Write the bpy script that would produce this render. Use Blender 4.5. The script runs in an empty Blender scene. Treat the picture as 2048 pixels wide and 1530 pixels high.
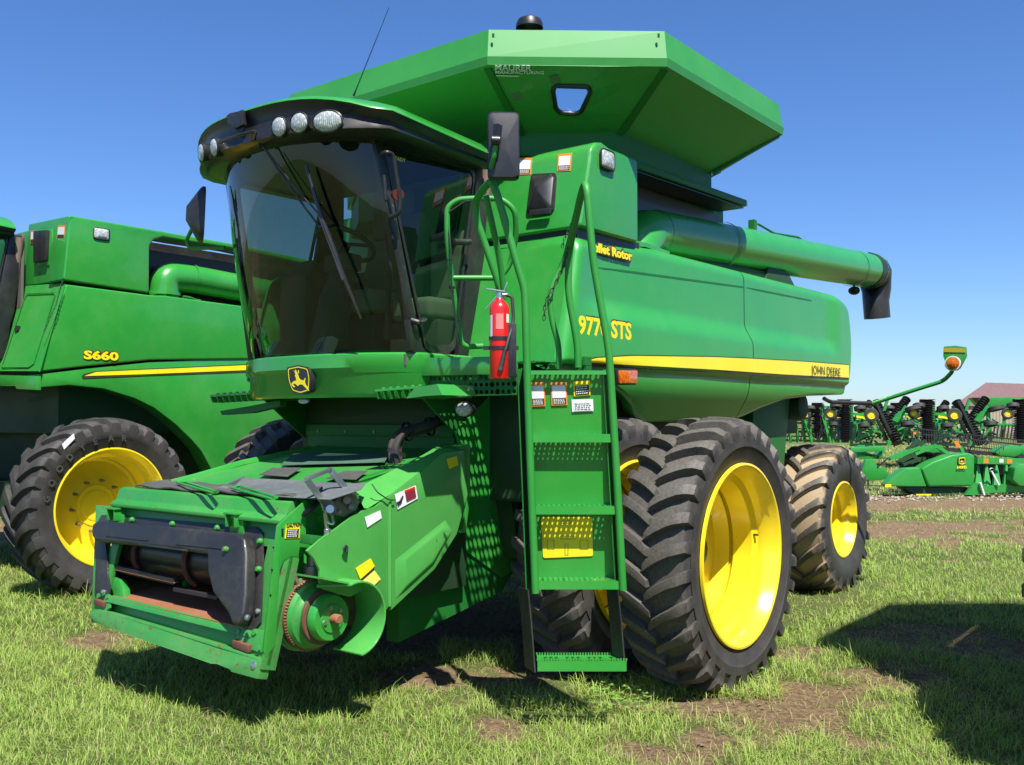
import bpy, bmesh, math, random
import numpy as np
from mathutils import Vector, Matrix, noise as mnoise
random.seed(7)
S = bpy.context.scene
COL = S.collection
V = Vector
rad = math.radians
# ------------------------------------------------------------------ camera (surveyed from the photograph)
F, CX, CY, HOR = 1915., 1024., 765., 838.
PITCH = math.atan((HOR-CY)/F); YAW = rad(38.3)
CAM = V((4.9595, -5.7588, 1.70))
FW = V((-math.sin(YAW)*math.cos(PITCH), math.cos(YAW)*math.cos(PITCH), math.sin(PITCH)))
RT = V((math.cos(YAW), math.sin(YAW), 0))
UP = RT.cross(FW)
def ray(u, v): return FW + RT*((u-CX)/F) - UP*((v-CY)/F)
def at(u, v, x=None, y=None, z=None, d=None, pl=None):
    """survey helper: where the sight line of a photo point meets a known plane of the place"""
    r = ray(u, v)
    if pl: o, n = pl; t = (o-CAM).dot(n)/r.dot(n)
    elif x is not None: t = (x-CAM.x)/r.x
    elif y is not None: t = (y-CAM.y)/r.y
    elif z is not None: t = (z-CAM.z)/r.z
    else: t = d
    return CAM + r*t
# ------------------------------------------------------------------ materials
def nd(nt, t, **k):
    n = nt.nodes.new(t)
    for a, b in k.items():
        if a in n.inputs: n.inputs[a].default_value = b
        else: setattr(n, a, b)
    return n
def new_mat(name):
    m = bpy.data.materials.new(name); m.use_nodes = True
    nt = m.node_tree; b = nt.nodes['Principled BSDF']
    return m, nt, b
def mixc(nt, fac, a, b, mode='MIX'):
    n = nt.nodes.new('ShaderNodeMix'); n.data_type = 'RGBA'; n.blend_type = mode
    for i, v in ((0, fac), (6, a), (7, b)):
        if hasattr(v, 'is_linked') or hasattr(v, 'node'): nt.links.new(v, n.inputs[i])
        elif i == 0: n.inputs[0].default_value = v
        else: n.inputs[i].default_value = (*v, 1) if len(v) == 3 else v
    return n.outputs[2]
def ramp(nt, src, lo, hi):
    n = nt.nodes.new('ShaderNodeMapRange'); n.inputs[1].default_value = lo; n.inputs[2].default_value = hi
    nt.links.new(src, n.inputs[0]); return n.outputs[0]
def noi(nt, scale, detail=4, rough=.6, vec=None):
    n = nd(nt, 'ShaderNodeTexNoise', Scale=scale, Detail=detail, Roughness=rough)
    if vec is None:
        tc = nt.nodes.new('ShaderNodeTexCoord'); vec = tc.outputs['Object']
    nt.links.new(vec, n.inputs['Vector']); return n.outputs['Fac']
def bump(nt, b, src, strength=.3, dist=.01):
    n = nd(nt, 'ShaderNodeBump', Strength=strength, Distance=dist)
    nt.links.new(src, n.inputs['Height']); nt.links.new(n.outputs[0], b.inputs['Normal'])
def paint(name, col, rough=.3, coat=.4, dust=.12, dustcol=(.22, .19, .12), scratch=0, metal=0, wob=.0, spec=.5):
    m, nt, b = new_mat(name)
    n1 = noi(nt, 2.3, 6, .7); n2 = noi(nt, 38, 5, .7)
    var = mixc(nt, ramp(nt, n1, .35, .7), tuple(c*.93 for c in col), tuple(min(1, c*1.06) for c in col))
    mul = nt.nodes.new('ShaderNodeMath'); mul.operation = 'MULTIPLY'
    nt.links.new(ramp(nt, n1, .42, .8), mul.inputs[0]); nt.links.new(ramp(nt, n2, .3, .75), mul.inputs[1])
    mul2 = nt.nodes.new('ShaderNodeMath'); mul2.operation = 'MULTIPLY'; mul2.inputs[1].default_value = dust*2.2
    nt.links.new(mul.outputs[0], mul2.inputs[0])
    out = mixc(nt, mul2.outputs[0], var, dustcol)
    if scratch:
        n3 = noi(nt, 16, 8, .8)
        out = mixc(nt, ramp(nt, n3, .62-scratch*.1, .66-scratch*.1), out, (.14, .055, .025))
    nt.links.new(out, b.inputs['Base Color'])
    r = nt.nodes.new('ShaderNodeMapRange'); r.inputs[3].default_value = rough*.8; r.inputs[4].default_value = min(1, rough*1.5)
    nt.links.new(n1, r.inputs[0]); nt.links.new(r.outputs[0], b.inputs['Roughness'])
    b.inputs['Metallic'].default_value = metal
    b.inputs['Coat Weight'].default_value = coat; b.inputs['Coat Roughness'].default_value = .08
    b.inputs['Specular IOR Level'].default_value = spec
    if wob: bump(nt, b, noi(nt, 1.6, 2, .5), .25, wob)
    return m
M = {}
GC = (.026, .275, .034)
M['green'] = paint('green paint', GC, .27, .5, .14, wob=.01)
M['green_side'] = paint('green side panel', (.030, .31, .045), .30, .4, .11, wob=.006)
M['green_worn'] = paint('worn green paint', (.026, .25, .035), .42, .15, .22, scratch=.22)
M['green_rusty'] = paint('rusty green paint', (.035, .24, .04), .5, .05, .35, scratch=.42)
M['green_plastic'] = paint('green plastic shield', (.065, .33, .06), .36, .2, .12)
M['green_ext'] = paint('green hopper extension', (.035, .27, .045), .42, .15, .05)
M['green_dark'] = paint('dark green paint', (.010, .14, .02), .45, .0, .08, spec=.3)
M['green_rail'] = paint('green rail paint', (.024, .25, .032), .42, .0, .08)
M['yellow'] = paint('yellow rim paint', (.86, .65, .022), .22, .5, .05, (.35, .25, .1))
M['stripe'] = paint('yellow stripe', (.85, .72, .012), .35, .2, .02)
M['decal_yellow'] = paint('yellow decal', (.82, .66, .01), .4, .1, .05)
M['black'] = paint('black paint', (.012, .012, .014), .38, .2, .1)
M['black_plastic'] = paint('black plastic', (.013, .013, .015), .36, .15, .1)
M['black_shroud'] = paint('black rubber shroud', (.016, .016, .018), .42, .1, .15)
M['brown'] = paint('dark brown trim', (.05, .03, .015), .5, 0, .1)
M['white'] = paint('white decal', (.72, .72, .72), .45, .1, .02)
M['orange'] = paint('orange decal', (.75, .22, .02), .4, .1, .02)
M['grey_tape'] = paint('grey non slip pad', (.075, .09, .095), .8, 0, .35, (.3, .29, .26))
M['mat_pad'] = paint('dark grip pad', (.05, .055, .05), .9, 0, .3)
M['steel'] = paint('zinc plated steel', (.5, .53, .55), .28, 0, .2, metal=.9)
M['cast'] = paint('dirty cast metal', (.28, .25, .2), .5, 0, .4, metal=.6)
M['rust'] = paint('rusty steel', (.25, .095, .04), .75, 0, .4, (.33, .17, .09))
M['rust_dark'] = paint('dark rust', (.13, .045, .025), .75, 0, .3)
M['red'] = paint('red enamel', (.72, .012, .012), .25, .5, .02)
M['pink'] = paint('pale red label', (.75, .2, .18), .4, .1, .02)
M['rubber_hose'] = paint('rubber hose', (.02, .02, .02), .5, 0, .25)
M['fabric'] = paint('seat fabric', (.26, .27, .18), .9, 0, .1)
M['cab_trim'] = paint('grey cab trim', (.10, .095, .075), .7, 0, .1)
M['bare'] = paint('tan plastic duct', (.20, .145, .11), .6, 0, .1)
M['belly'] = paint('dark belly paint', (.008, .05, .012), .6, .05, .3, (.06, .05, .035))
M['tan_mud'] = paint('dry mud', (.3, .22, .13), .95, 0, .2)
M['barn_roof'] = paint('red metal barn roof', (.15, .085, .08), .6, 0, .1, (.3, .2, .18))
M['barn_wall'] = paint('tan barn wall', (.35, .29, .22), .7, 0, .1)
M['disc'] = paint('disc blade steel', (.035, .03, .035), .45, 0, .3, (.12, .07, .05), metal=.4)
M['disc_rust'] = paint('rusty disc blade', (.3, .12, .07), .7, 0, .3)
M['link'] = paint('green and black chain', (.01, .03, .012), .45, 0, .2)
def lens(name, col, rough=.1, em=0):
    m, nt, b = new_mat(name)
    tc = nt.nodes.new('ShaderNodeTexCoord')
    w = nd(nt, 'ShaderNodeTexWave', Scale=28.); w.bands_direction = 'X'; nt.links.new(tc.outputs['Object'], w.inputs[0])
    w2 = nd(nt, 'ShaderNodeTexVoronoi', Scale=55.); nt.links.new(tc.outputs['Object'], w2.inputs['Vector'])
    c = mixc(nt, ramp(nt, w2.outputs['Distance'], 0, .6), tuple(min(1, x*1.2) for x in col), tuple(x*.6 for x in col))
    nt.links.new(c, b.inputs['Base Color']); b.inputs['Roughness'].default_value = rough
    b.inputs['Coat Weight'].default_value = 1; b.inputs['Coat Roughness'].default_value = .03
    bump(nt, b, w.outputs[0], .5, .004)
    return m
M['lamp'] = lens('clear lamp lens', (.55, .60, .58))
M['amber'] = lens('amber lens', (.8, .17, .01))
def glass(name, tint, refl=1.0, rough=0.0, ior=1.5, opac=None):
    m, nt, b = new_mat(name); nt.nodes.remove(b)
    out = [n for n in nt.nodes if n.type == 'OUTPUT_MATERIAL'][0]
    t = nt.nodes.new('ShaderNodeBsdfTransparent'); t.inputs[0].default_value = (*tint, 1)
    g = nt.nodes.new('ShaderNodeBsdfGlossy'); g.inputs['Roughness'].default_value = rough
    g.inputs[0].default_value = (refl, refl, refl, 1)
    fr = nt.nodes.new('ShaderNodeFresnel'); ge = nt.nodes.new('ShaderNodeNewGeometry'); mr = nt.nodes.new('ShaderNodeMapRange')
    mr.inputs[3].default_value = ior; mr.inputs[4].default_value = 1/ior; nt.links.new(ge.outputs['Backfacing'], mr.inputs[0]); nt.links.new(mr.outputs[0], fr.inputs[0])
    mx = nt.nodes.new('ShaderNodeMixShader')
    nt.links.new(fr.outputs[0], mx.inputs[0]); nt.links.new(t.outputs[0], mx.inputs[1]); nt.links.new(g.outputs[0], mx.inputs[2])
    nt.links.new(mx.outputs[0], out.inputs[0]); return m
M['glass'] = glass('tinted cab glass', (.37, .47, .41), 1.0, .0, 1.5)
M['glass_win'] = glass('clear hopper window', (.85, .93, .98), 1, 0, 1.45)
def rubber(name, mud=0, r0=.80, r1=.9, W=.5):
    m, nt, b = new_mat(name)
    tc = nt.nodes.new('ShaderNodeTexCoord'); sp = nt.nodes.new('ShaderNodeSeparateXYZ')
    nt.links.new(tc.outputs['Object'], sp.inputs[0])
    cb = nt.nodes.new('ShaderNodeCombineXYZ'); nt.links.new(sp.outputs[1], cb.inputs[1]); nt.links.new(sp.outputs[2], cb.inputs[2])
    ln = nt.nodes.new('ShaderNodeVectorMath'); ln.operation = 'LENGTH'; nt.links.new(cb.outputs[0], ln.inputs[0])
    n1 = noi(nt, 5, 6, .7); n2 = noi(nt, 60, 4, .7)
    base = mixc(nt, ramp(nt, n1, .35, .7), (.028, .026, .025), (.06, .056, .05))
    tread = ramp(nt, ln.outputs['Value'], r0-.02, r0+.02)
    nm = nt.nodes.new('ShaderNodeMath'); nm.operation = 'MULTIPLY'; nt.links.new(tread, nm.inputs[0]); nt.links.new(ramp(nt, n2, .2, .9), nm.inputs[1])
    dusty = mixc(nt, nm.outputs[0], base, (.15, .132, .11))
    if mud:
        # soil packed between the lugs, up to a ragged edge on the shoulder
        deep = ramp(nt, ln.outputs['Value'], r1+.008, r1-.012)
        ax = nt.nodes.new('ShaderNodeMath'); ax.operation = 'ABSOLUTE'; nt.links.new(sp.outputs[0], ax.inputs[0])
        add = nt.nodes.new('ShaderNodeMath'); add.operation = 'MULTIPLY_ADD'; nt.links.new(n1, add.inputs[0]); add.inputs[1].default_value = .22; nt.links.new(ax.outputs[0], add.inputs[2])
        edge = ramp(nt, add.outputs[0], W*.5+.10, W*.5+.07)
        d2 = nt.nodes.new('ShaderNodeMath'); d2.operation = 'MULTIPLY'; nt.links.new(deep, d2.inputs[0]); nt.links.new(edge, d2.inputs[1])
        tr2 = nt.nodes.new('ShaderNodeMath'); tr2.operation = 'MULTIPLY'; nt.links.new(d2.outputs[0], tr2.inputs[0]); nt.links.new(ramp(nt, ln.outputs['Value'], r0-.05, r0-.02), tr2.inputs[1])
        spill = nt.nodes.new('ShaderNodeMath'); spill.operation = 'MULTIPLY'; nt.links.new(ramp(nt, n1, .6, .66), spill.inputs[0]); nt.links.new(edge, spill.inputs[1])
        sp3 = nt.nodes.new('ShaderNodeMath'); sp3.operation = 'MULTIPLY'; nt.links.new(spill.outputs[0], sp3.inputs[0]); nt.links.new(ramp(nt, ln.outputs['Value'], r0-.05, r0-.02), sp3.inputs[1])
        mx = nt.nodes.new('ShaderNodeMath'); mx.operation = 'MAXIMUM'; nt.links.new(tr2.outputs[0], mx.inputs[0]); nt.links.new(sp3.outputs[0], mx.inputs[1])
        mudc = mixc(nt, n2, (.30, .22, .125), (.44, .34, .21))
        dusty = mixc(nt, mx.outputs[0], dusty, mudc)
    nt.links.new(dusty, b.inputs['Base Color']); b.inputs['Roughness'].default_value = .62
    b.inputs['Specular IOR Level'].default_value = .45
    bump(nt, b, n2, .35, .004)
    return m
M['tyre'] = rubber('tyre rubber', 0, .80, .9)
M['tyre_new'] = rubber('newer tyre rubber', 0, .93, 1.0)
M['tyre_mud'] = rubber('muddy tyre rubber', 1, .66, .715, .56)
# ------------------------------------------------------------------ mesh builder
class MB:
    def __init__(s): s.v = []; s.f = []
    def add(s, vs, fs):
        n = len(s.v); s.v += [tuple(p) for p in vs]; s.f += [tuple(i+n for i in f) for f in fs]; return s
    def box(s, x0, x1, y0, y1, z0, z1):
        vs = [(x, y, z) for z in (z0, z1) for y in (y0, y1) for x in (x0, x1)]
        return s.add(vs, [(0, 2, 3, 1), (4, 5, 7, 6), (0, 1, 5, 4), (2, 6, 7, 3), (0, 4, 6, 2), (1, 3, 7, 5)])
    def obox(s, c, ax, hx, hy, hz):
        c = V(c); X, Y, Z = ax
        vs = [c+X*(hx*i)+Y*(hy*j)+Z*(hz*k) for k in (-1, 1) for j in (-1, 1) for i in (-1, 1)]
        return s.add(vs, [(0, 2, 3, 1), (4, 5, 7, 6), (0, 1, 5, 4), (2, 6, 7, 3), (0, 4, 6, 2), (1, 3, 7, 5)])
    def bar(s, a, b, w, h, up=V((0, 0, 1))):
        a, b = V(a), V(b); X = (b-a); L = X.length; X.normalize()
        Y = V(up).cross(X); Y = Y.normalized() if Y.length > 1e-4 else V((0, 1, 0)); Z = X.cross(Y)
        return s.obox((a+b)/2, (X, Y, Z), L/2, w/2, h/2)
    def prism(s, pts, off):
        pts = [V(p) for p in pts]; off = V(off); n = len(pts)
        nor = V((0, 0, 0))
        for i in range(n): nor += pts[i].cross(pts[(i+1) % n])
        if nor.dot(off) > 0: pts = pts[::-1]
        return s.add(pts+[p+off for p in pts], [tuple(range(n)), tuple(range(2*n-1, n-1, -1))]+[(i, i+n, (i+1) % n+n, (i+1) % n)[::1] for i in range(n)])
    def tube(s, path, r, n=8, closed=False, cap=True):
        P = [V(p) for p in path]; m = len(P); rs = r if isinstance(r, (list, tuple)) else [r]*m
        up = None; rings = []
        for i in range(m):
            if closed: t = P[(i+1) % m]-P[i-1]
            else: t = P[min(i+1, m-1)]-P[max(i-1, 0)]
            t = t.normalized() if t.length > 1e-9 else V((0, 0, 1))
            if up is None:
                up = t.orthogonal().normalized()
            up = (up-t*up.dot(t)); up = up.normalized() if up.length > 1e-6 else t.orthogonal().normalized()
            w = t.cross(up)
            rings.append([P[i]+(up*math.cos(2*math.pi*k/n)+w*math.sin(2*math.pi*k/n))*rs[i] for k in range(n)])
        vs = [p for rg in rings for p in rg]; fs = []
        for i in range(m if closed else m-1):
            j = (i+1) % m
            for k in range(n): fs.append((i*n+k, i*n+(k+1) % n, j*n+(k+1) % n, j*n+k))
        if cap and not closed: fs += [tuple(range(n-1, -1, -1)), tuple((m-1)*n+k for k in range(n))]
        return s.add(vs, fs)
    def lathe(s, prof, c, axis=(1, 0, 0), n=32, a0=0, a1=2*math.pi):
        """prof = [(along axis, radius)]"""
        c = V(c); A = V(axis).normalized(); U = A.orthogonal().normalized() if abs(A.x) < .99 else V((0, 1, 0)); W = A.cross(U)
        full = abs(a1-a0-2*math.pi) < 1e-6; m = n if full else n+1
        vs = [c+A*a+(U*math.cos(a0+(a1-a0)*k/n)+W*math.sin(a0+(a1-a0)*k/n))*r for a, r in prof for k in range(m)]
        fs = []
        for i in range(len(prof)-1):
            for k in range(n if full else n):
                k2 = (k+1) % m if full else k+1
                fs.append((i*m+k, i*m+k2, (i+1)*m+k2, (i+1)*m+k))
        return s.add(vs, fs)
    def cyl(s, a, b, r, n=16, r2=None):
        a, b = V(a), V(b); return s.tube([a, b], [r, r if r2 is None else r2], n)
    def grid(s, rows):
        m = len(rows[0]); vs = [p for r in rows for p in r]
        return s.add(vs, [(i*m+k, i*m+k+1, (i+1)*m+k+1, (i+1)*m+k) for i in range(len(rows)-1) for k in range(m-1)])
    def strip(s, A, B): return s.grid([A, B])
    def perf(s, o, ex, ey, nx, ny, hole=.32, th=None, skip=None, seg=8):
        """plate with a grid of round holes, spanned by ex, ey from corner o"""
        o, ex, ey = V(o), V(ex), V(ey); dx, dy = ex/nx, ey/ny
        R = min(dx.length, dy.length); ux, uy = dx.normalized(), dy.normalized()
        for i in range(nx):
            for j in range(ny):
                c = o+dx*(i+.5)+dy*(j+.5)
                if skip and skip(i, j):
                    s.add([c-dx/2-dy/2, c+dx/2-dy/2, c+dx/2+dy/2, c-dx/2+dy/2], [(0, 1, 2, 3)]); continue
                outer = [c+dx*a+dy*b for a, b in ((.5, 0), (.5, .5), (0, .5), (-.5, .5), (-.5, 0), (-.5, -.5), (0, -.5), (.5, -.5))]
                h = hole(i, j) if callable(hole) else hole
                inner = [c+(ux*math.cos(math.pi*k/4)+uy*math.sin(math.pi*k/4))*R*h for k in range(8)]
                s.add(outer+inner, [(k, (k+1) % 8, (k+1) % 8+8, k+8) for k in range(8)])
        return s
    def build(s, name, mat, parent=None, bevel=0, smooth=35, seg=2, solid=0, loc=None):
        me = bpy.data.meshes.new(name)
        me.from_pydata(s.v, [], s.f); me.validate()
        bm = bmesh.new(); bm.from_mesh(me)
        bmesh.ops.remove_doubles(bm, verts=bm.verts, dist=1e-5)
        if solid:
            bmesh.ops.recalc_face_normals(bm, faces=bm.faces)
            bmesh.ops.solidify(bm, geom=bm.faces[:], thickness=solid)
        bmesh.ops.recalc_face_normals(bm, faces=bm.faces)
        if bevel:
            es = [e for e in bm.edges if len(e.link_faces) == 2 and e.calc_face_angle(0) > rad(30)]
            bmesh.ops.bevel(bm, geom=es, offset=bevel, segments=seg, profile=.6, affect='EDGES', clamp_overlap=True)
        bm.to_mesh(me); bm.free()
        if smooth:
            me.shade_smooth(); me.set_sharp_from_angle(angle=rad(smooth))
        me.materials.append(M[mat] if isinstance(mat, str) else mat)
        o = bpy.data.objects.new(name, me); COL.objects.link(o)
        if parent is not None: o.parent = parent
        if loc is not None: o.location = loc
        return o
def pieces(m, name, mat, parent=None, **k):
    """build every connected piece of m as an object of its own"""
    p = list(range(len(m.v)))
    def fd(i):
        while p[i] != i: p[i] = p[p[i]]; i = p[i]
        return i
    for f in m.f:
        for i in f[1:]: p[fd(i)] = fd(f[0])
    G = {}
    for f in m.f: G.setdefault(fd(f[0]), []).append(f)
    out = []
    for fs in G.values():
        ids = sorted({i for f in fs for i in f}); mp = {i: j for j, i in enumerate(ids)}
        q = MB(); q.v = [m.v[i] for i in ids]; q.f = [tuple(mp[i] for i in f) for f in fs]; out.append(q.build(name, mat, parent, **k))
    return out
def empty(name, loc=(0, 0, 0), parent=None, label=None, cat=None, group=None, kind=None):
    o = bpy.data.objects.new(name, None); COL.objects.link(o); o.location = loc
    o.empty_display_size = .2
    if parent is not None: o.parent = parent
    tag(o, label, cat, group, kind); return o
def tag(o, label=None, cat=None, group=None, kind=None):
    if label: o['label'] = label
    if cat: o['category'] = cat
    if group: o['group'] = group
    if kind: o['kind'] = kind
    return o
def copy_tree(o, parent=None):
    c = o.copy(); COL.objects.link(c)
    if parent is not None: c.parent = parent
    for ch in list(KIDS.get(o.name, ())): copy_tree(ch, c)
    return c
KIDS = {}
def index_kids():
    KIDS.clear()
    for o in bpy.data.objects:
        if o.parent: KIDS.setdefault(o.parent.name, []).append(o)
def text(name, body, mat, parent, o, ex, ey, size, depth=.002, bold=.0, fit=None, shear=0):
    """flat lettering converted to a mesh, lying at o with text direction ex and up ey; fit=(width)"""
    cu = bpy.data.curves.new(name, 'FONT'); cu.body = body; cu.size = size; cu.extrude = depth; cu.offset = bold; cu.shear = shear
    cu.resolution_u = 3
    t = bpy.data.objects.new(name, cu); COL.objects.link(t)
    dg = bpy.context.evaluated_depsgraph_get(); me = bpy.data.meshes.new_from_object(t.evaluated_get(dg))
    COL.objects.unlink(t); bpy.data.objects.remove(t)
    o, ex, ey = V(o), V(ex).normalized(), V(ey).normalized(); ez = ex.cross(ey).normalized(); ey = ez.cross(ex)
    xs = [v.co.x for v in me.vertices]; w = max(xs)-min(xs); x0 = min(xs); sx = (fit/w) if fit else 1
    for v in me.vertices: v.co = o+ex*((v.co.x-x0)*sx)+ey*v.co.y+ez*v.co.z
    me.materials.clear(); me.materials.append(M[mat])
    ob = bpy.data.objects.new(name, me); COL.objects.link(ob)
    if parent is not None: ob.parent = parent
    return ob
def smoothpath(P, k=3):
    """round the corners of a polyline (Chaikin)"""
    P = [V(p) for p in P]
    for _ in range(k):
        Q = [P[0]]
        for a, b in zip(P[:-1], P[1:]): Q += [a*.75+b*.25, a*.25+b*.75]
        Q[1:2] = [] ; Q[-1:] = []
        Q.append(P[-1]); P = Q
    return P
def fillet(P, r=.06, n=5):
    P = [V(p) for p in P]; out = [P[0]]
    for i in range(1, len(P)-1):
        a, b, c = P[i-1], P[i], P[i+1]
        d1, d2 = (a-b), (c-b); rr = min(r, d1.length*.45, d2.length*.45)
        p, q = b+d1.normalized()*rr, b+d2.normalized()*rr
        for k in range(n+1):
            t = k/n; out.append(p*(1-t)**2+b*(2*t*(1-t))+q*t*t)
    out.append(P[-1]); return out
# ------------------------------------------------------------------ wheels (axle along X, origin at the hub centre)
def tyre_mesh(R, W, rim_r, nl, lug_h, lug_w, ang, mat, name='tyre', sq=1.0):
    Rb = R-lug_h; hw = W/2
    def crown(a): return Rb-.028*(abs(a)/hw)**2.4
    m = MB()
    side = [(.86, rim_r-.01), (.93, rim_r+.03), (1.0, rim_r+.10*sq), (1.035, rim_r+(Rb-rim_r)*.45), (1.02, rim_r+(Rb-rim_r)*.66), (.985, Rb-.085), (.95, Rb-.05), (.88, crown(.88*hw))]
    prof = [(-a*hw, r) for a, r in side]+[(a*hw, crown(a*hw)) for a in (-.7, -.45, -.2, 0, .2, .45, .7)]+[(a*hw, r) for a, r in side[::-1]]
    m.lathe(prof, (0, 0, 0), (1, 0, 0), 96)
    def pt(a, r, th): return (a, r*math.sin(th), r*math.cos(th))
    rnd = random.Random(3)
    for sd in (1, -1):
        for k in range(nl):
            th0 = 2*math.pi*(k+(0 if sd > 0 else .5))/nl
            secs = []
            ts = [0, .12, .3, .5, .7, .86, .95, 1.0]
            for t in ts:
                a = (-.05+t*(1.02))*hw; th = th0+ang*(t**.75)
                base = crown(min(a, .9*hw))-.012; top = crown(min(a, .95*hw))+lug_h
                bw = lug_w*(1.25 if t > .8 else 1)*(.75 if t == 0 else 1)
                if t == 0: top -= lug_h*.12
                if t >= .95: base -= .03; top -= .004*(t-.9)*60
                secs.append((sd*a, base, top, th, bw))
            # the lug foot running down the sidewall
            secs.append((sd*1.03*hw, Rb-.085, R-.055, th0+ang*1.02, lug_w*1.2))
            secs.append((sd*1.035*hw, Rb-.12, R-.095, th0+ang*1.02, lug_w*.8))
            vs = []
            for a, b_, t_, th, bw in secs:
                wb, wt = bw*1.35/R, bw/R
                vs += [pt(a*(.99 if abs(a) > .97*hw else 1), b_, th-wb), pt(a, t_, th-wt), pt(a, t_+.002, th), pt(a, t_, th+wt), pt(a*(.99 if abs(a) > .97*hw else 1), b_, th+wb)]
            n = len(secs)
            fs = [(i*5+j, i*5+j+1, i*5+j+6, i*5+j+5) for i in range(n-1) for j in range(4)]
            fs += [(0, 1, 2, 3, 4), tuple((n-1)*5+j for j in range(4, -1, -1))]
            m.add(vs, fs)
    return m
def rim_mesh(r, hw, depth, disc=True, n=64):
    """deep dished rim open towards +X"""
    m = MB()
    prof = [(hw-.012, r+.012), (hw+.006, r+.010), (hw+.008, r-.004), (hw-.004, r-.016), (hw-.05, r-.026), (hw-.07, r-.045), (hw-.14, r-.05), (hw-.17, r-.085), (hw-.30, r-.10), (hw-.33, r-.07)]
    back = hw-depth
    prof += [(back+.06, r-.07), (back+.02, r-.085), (back, r-.13)]
    if disc: prof += [(back-.01, r*.6), (back+.03, r*.42), (back+.035, r*.34)]
    prof += [(back+.035, r*.25), (back+.03, .001)]
    m.lathe(prof, (0, 0, 0), (1, 0, 0), n)
    # inner half of the barrel
    m.lathe([(back, r-.13), (-hw+.12, r-.10), (-hw+.05, r-.03), (-hw, r+.012)], (0, 0, 0), (1, 0, 0), n)
    return m
def hub_mesh(r, back, n=10):
    m = MB(); m2 = MB()
    m.lathe([(back+.03, r*.36), (back+.042, r*.35), (back+.042, r*.27), (back+.048, r*.26), (back+.052, r*.2), (back+.055, .001)], (0, 0, 0), (1, 0, 0), 32)
    for k in range(n):
        a = 2*math.pi*k/n+.2; y, z = math.sin(a)*r*.44, math.cos(a)*r*.44
        m2.cyl((back+.02, y, z), (back+.075, y, z), .017, 6); m2.cyl((back+.07, y, z), (back+.10, y, z), .010, 8)
    return m, m2
TY = {}
TY['front'] = (tyre_mesh(.885, .47, .585, 30, .056, .027, .16, 'tyre'), 'tyre', rim_mesh(.578, .225, .43), .43, .578, .225)
TY['rear'] = (tyre_mesh(.745, .56, .375, 20, .05, .032, .34, 'tyre_mud'), 'tyre_mud', rim_mesh(.368, .25, .34), .34, .368, .25)
TY['new'] = (tyre_mesh(.885, .52, .585, 26, .045, .040, .24, 'tyre_new'), 'tyre_new', rim_mesh(.578, .23, .36), .36, .578, .23)
TYO = {}
def wheel(kind, parent, loc, name='wheel', flip=False, label=None, spin=0):
    tm, tmat, rm, dep, r, hw = TY[kind]
    e = empty(name, loc, parent, label=label)
    e.rotation_euler = (spin, 0, math.pi if flip else 0)
    if kind not in TYO:
        t = tm.build('tyre', tmat, e, smooth=38); rr = rm.build('rim', 'yellow', e, smooth=40)
        hm, bm_ = hub_mesh(r, hw-dep); h = hm.build('hub', 'yellow', e, smooth=30); b = pieces(bm_, 'wheel_bolt', 'cast', e) if kind == 'new' else []
        TYO[kind] = [t, rr, h]+b
    else:
        for o in TYO[kind]:
            c = o.copy(); COL.objects.link(c); c.parent = e
    return e
# ================================================================== the main combine harvester
main = empty('combine_harvester', (0, 0, 0), label='nearest green combine harvester with wide grain tank extension, access ladder and dual front wheels', cat='combine harvester', group='combine harvesters parked in a row')
RB = .83
for sx in (1, -1):
    for x in (1.30, 2.08):
        wheel('front', main, (sx*x, 0, RB), flip=sx < 0, spin=.05*x)
    wheel('rear', main, (sx*1.36, 3.83, .70), flip=sx < 0, label='rear wheel with dry mud caked between its tread lugs' if sx > 0 else None)
# decal and valve on the outer front rim
ow = bpy.data.objects['wheel.001'] if 'wheel.001' in bpy.data.objects else main
XS = 1.6      # plane of the side shell
PX = lambda x: dict(x=x)
# --- side shell -----------------------------------------------------
def ztop(y): return 2.862+.075*min(1, max(0, (y+.8)/.8))+.010*max(0, y)+ (-.0 if y < 3.5 else -.10*((y-3.5)/.62)**2)
def zbot(y):
    K = [(-1.1, 2.02), (-.45, 1.98), (-.35, 1.93), (-.2, 1.88), (-.02, 1.81), (.1, 1.73), (.25, 1.69), (1.55, 1.69), (1.85, 1.725), (2.15, 1.81), (2.55, 1.89), (3.1, 1.93), (4.0, 1.96), (4.4, 1.99)]
    for (a, za), (b, zb) in zip(K[:-1], K[1:]):
        if y <= b:
            t = max(0, (y-a)/(b-a)); return za+(zb-za)*t
    return 1.99
def sstep(a, b, t):
    t = min(1, max(0, (t-a)/(b-a))); return t*t*(3-2*t)
def shellx(y, z, yf, yr):
    zt, zb = ztop(y), zbot(y)
    inset = sstep(2.50, 2.31, z)                       # 0 above the crease, 1 in the stripe band
    fade = max(sstep(3.55, 3.85, y), sstep(-.45, -.95, y))
    x = XS-.055*(1-inset)*(1-fade)
    x -= .035*sstep(2.07, 2.03, z)                     # step under the stripe
    x -= .16*sstep(2.02, 1.60, z)**1.3                 # tumblehome below
    d = zt-z
    if d < .10: x -= .10-math.sqrt(max(0, .01-(.10-d)**2))
    r = .07; d = y-yf
    if d < r: x -= r-math.sqrt(max(0, r*r-(r-d)**2))
    r = .17; d = yr-y
    if d < r: x -= r-math.sqrt(max(0, r*r-(r-d)**2))
    return x
def yfront(z): return -.79-.21*(2.85-z)/.76
def yrear(z): return 4.12+.16*math.sin(min(1, max(0, (z-1.9)/1.1))*math.pi)
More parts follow.
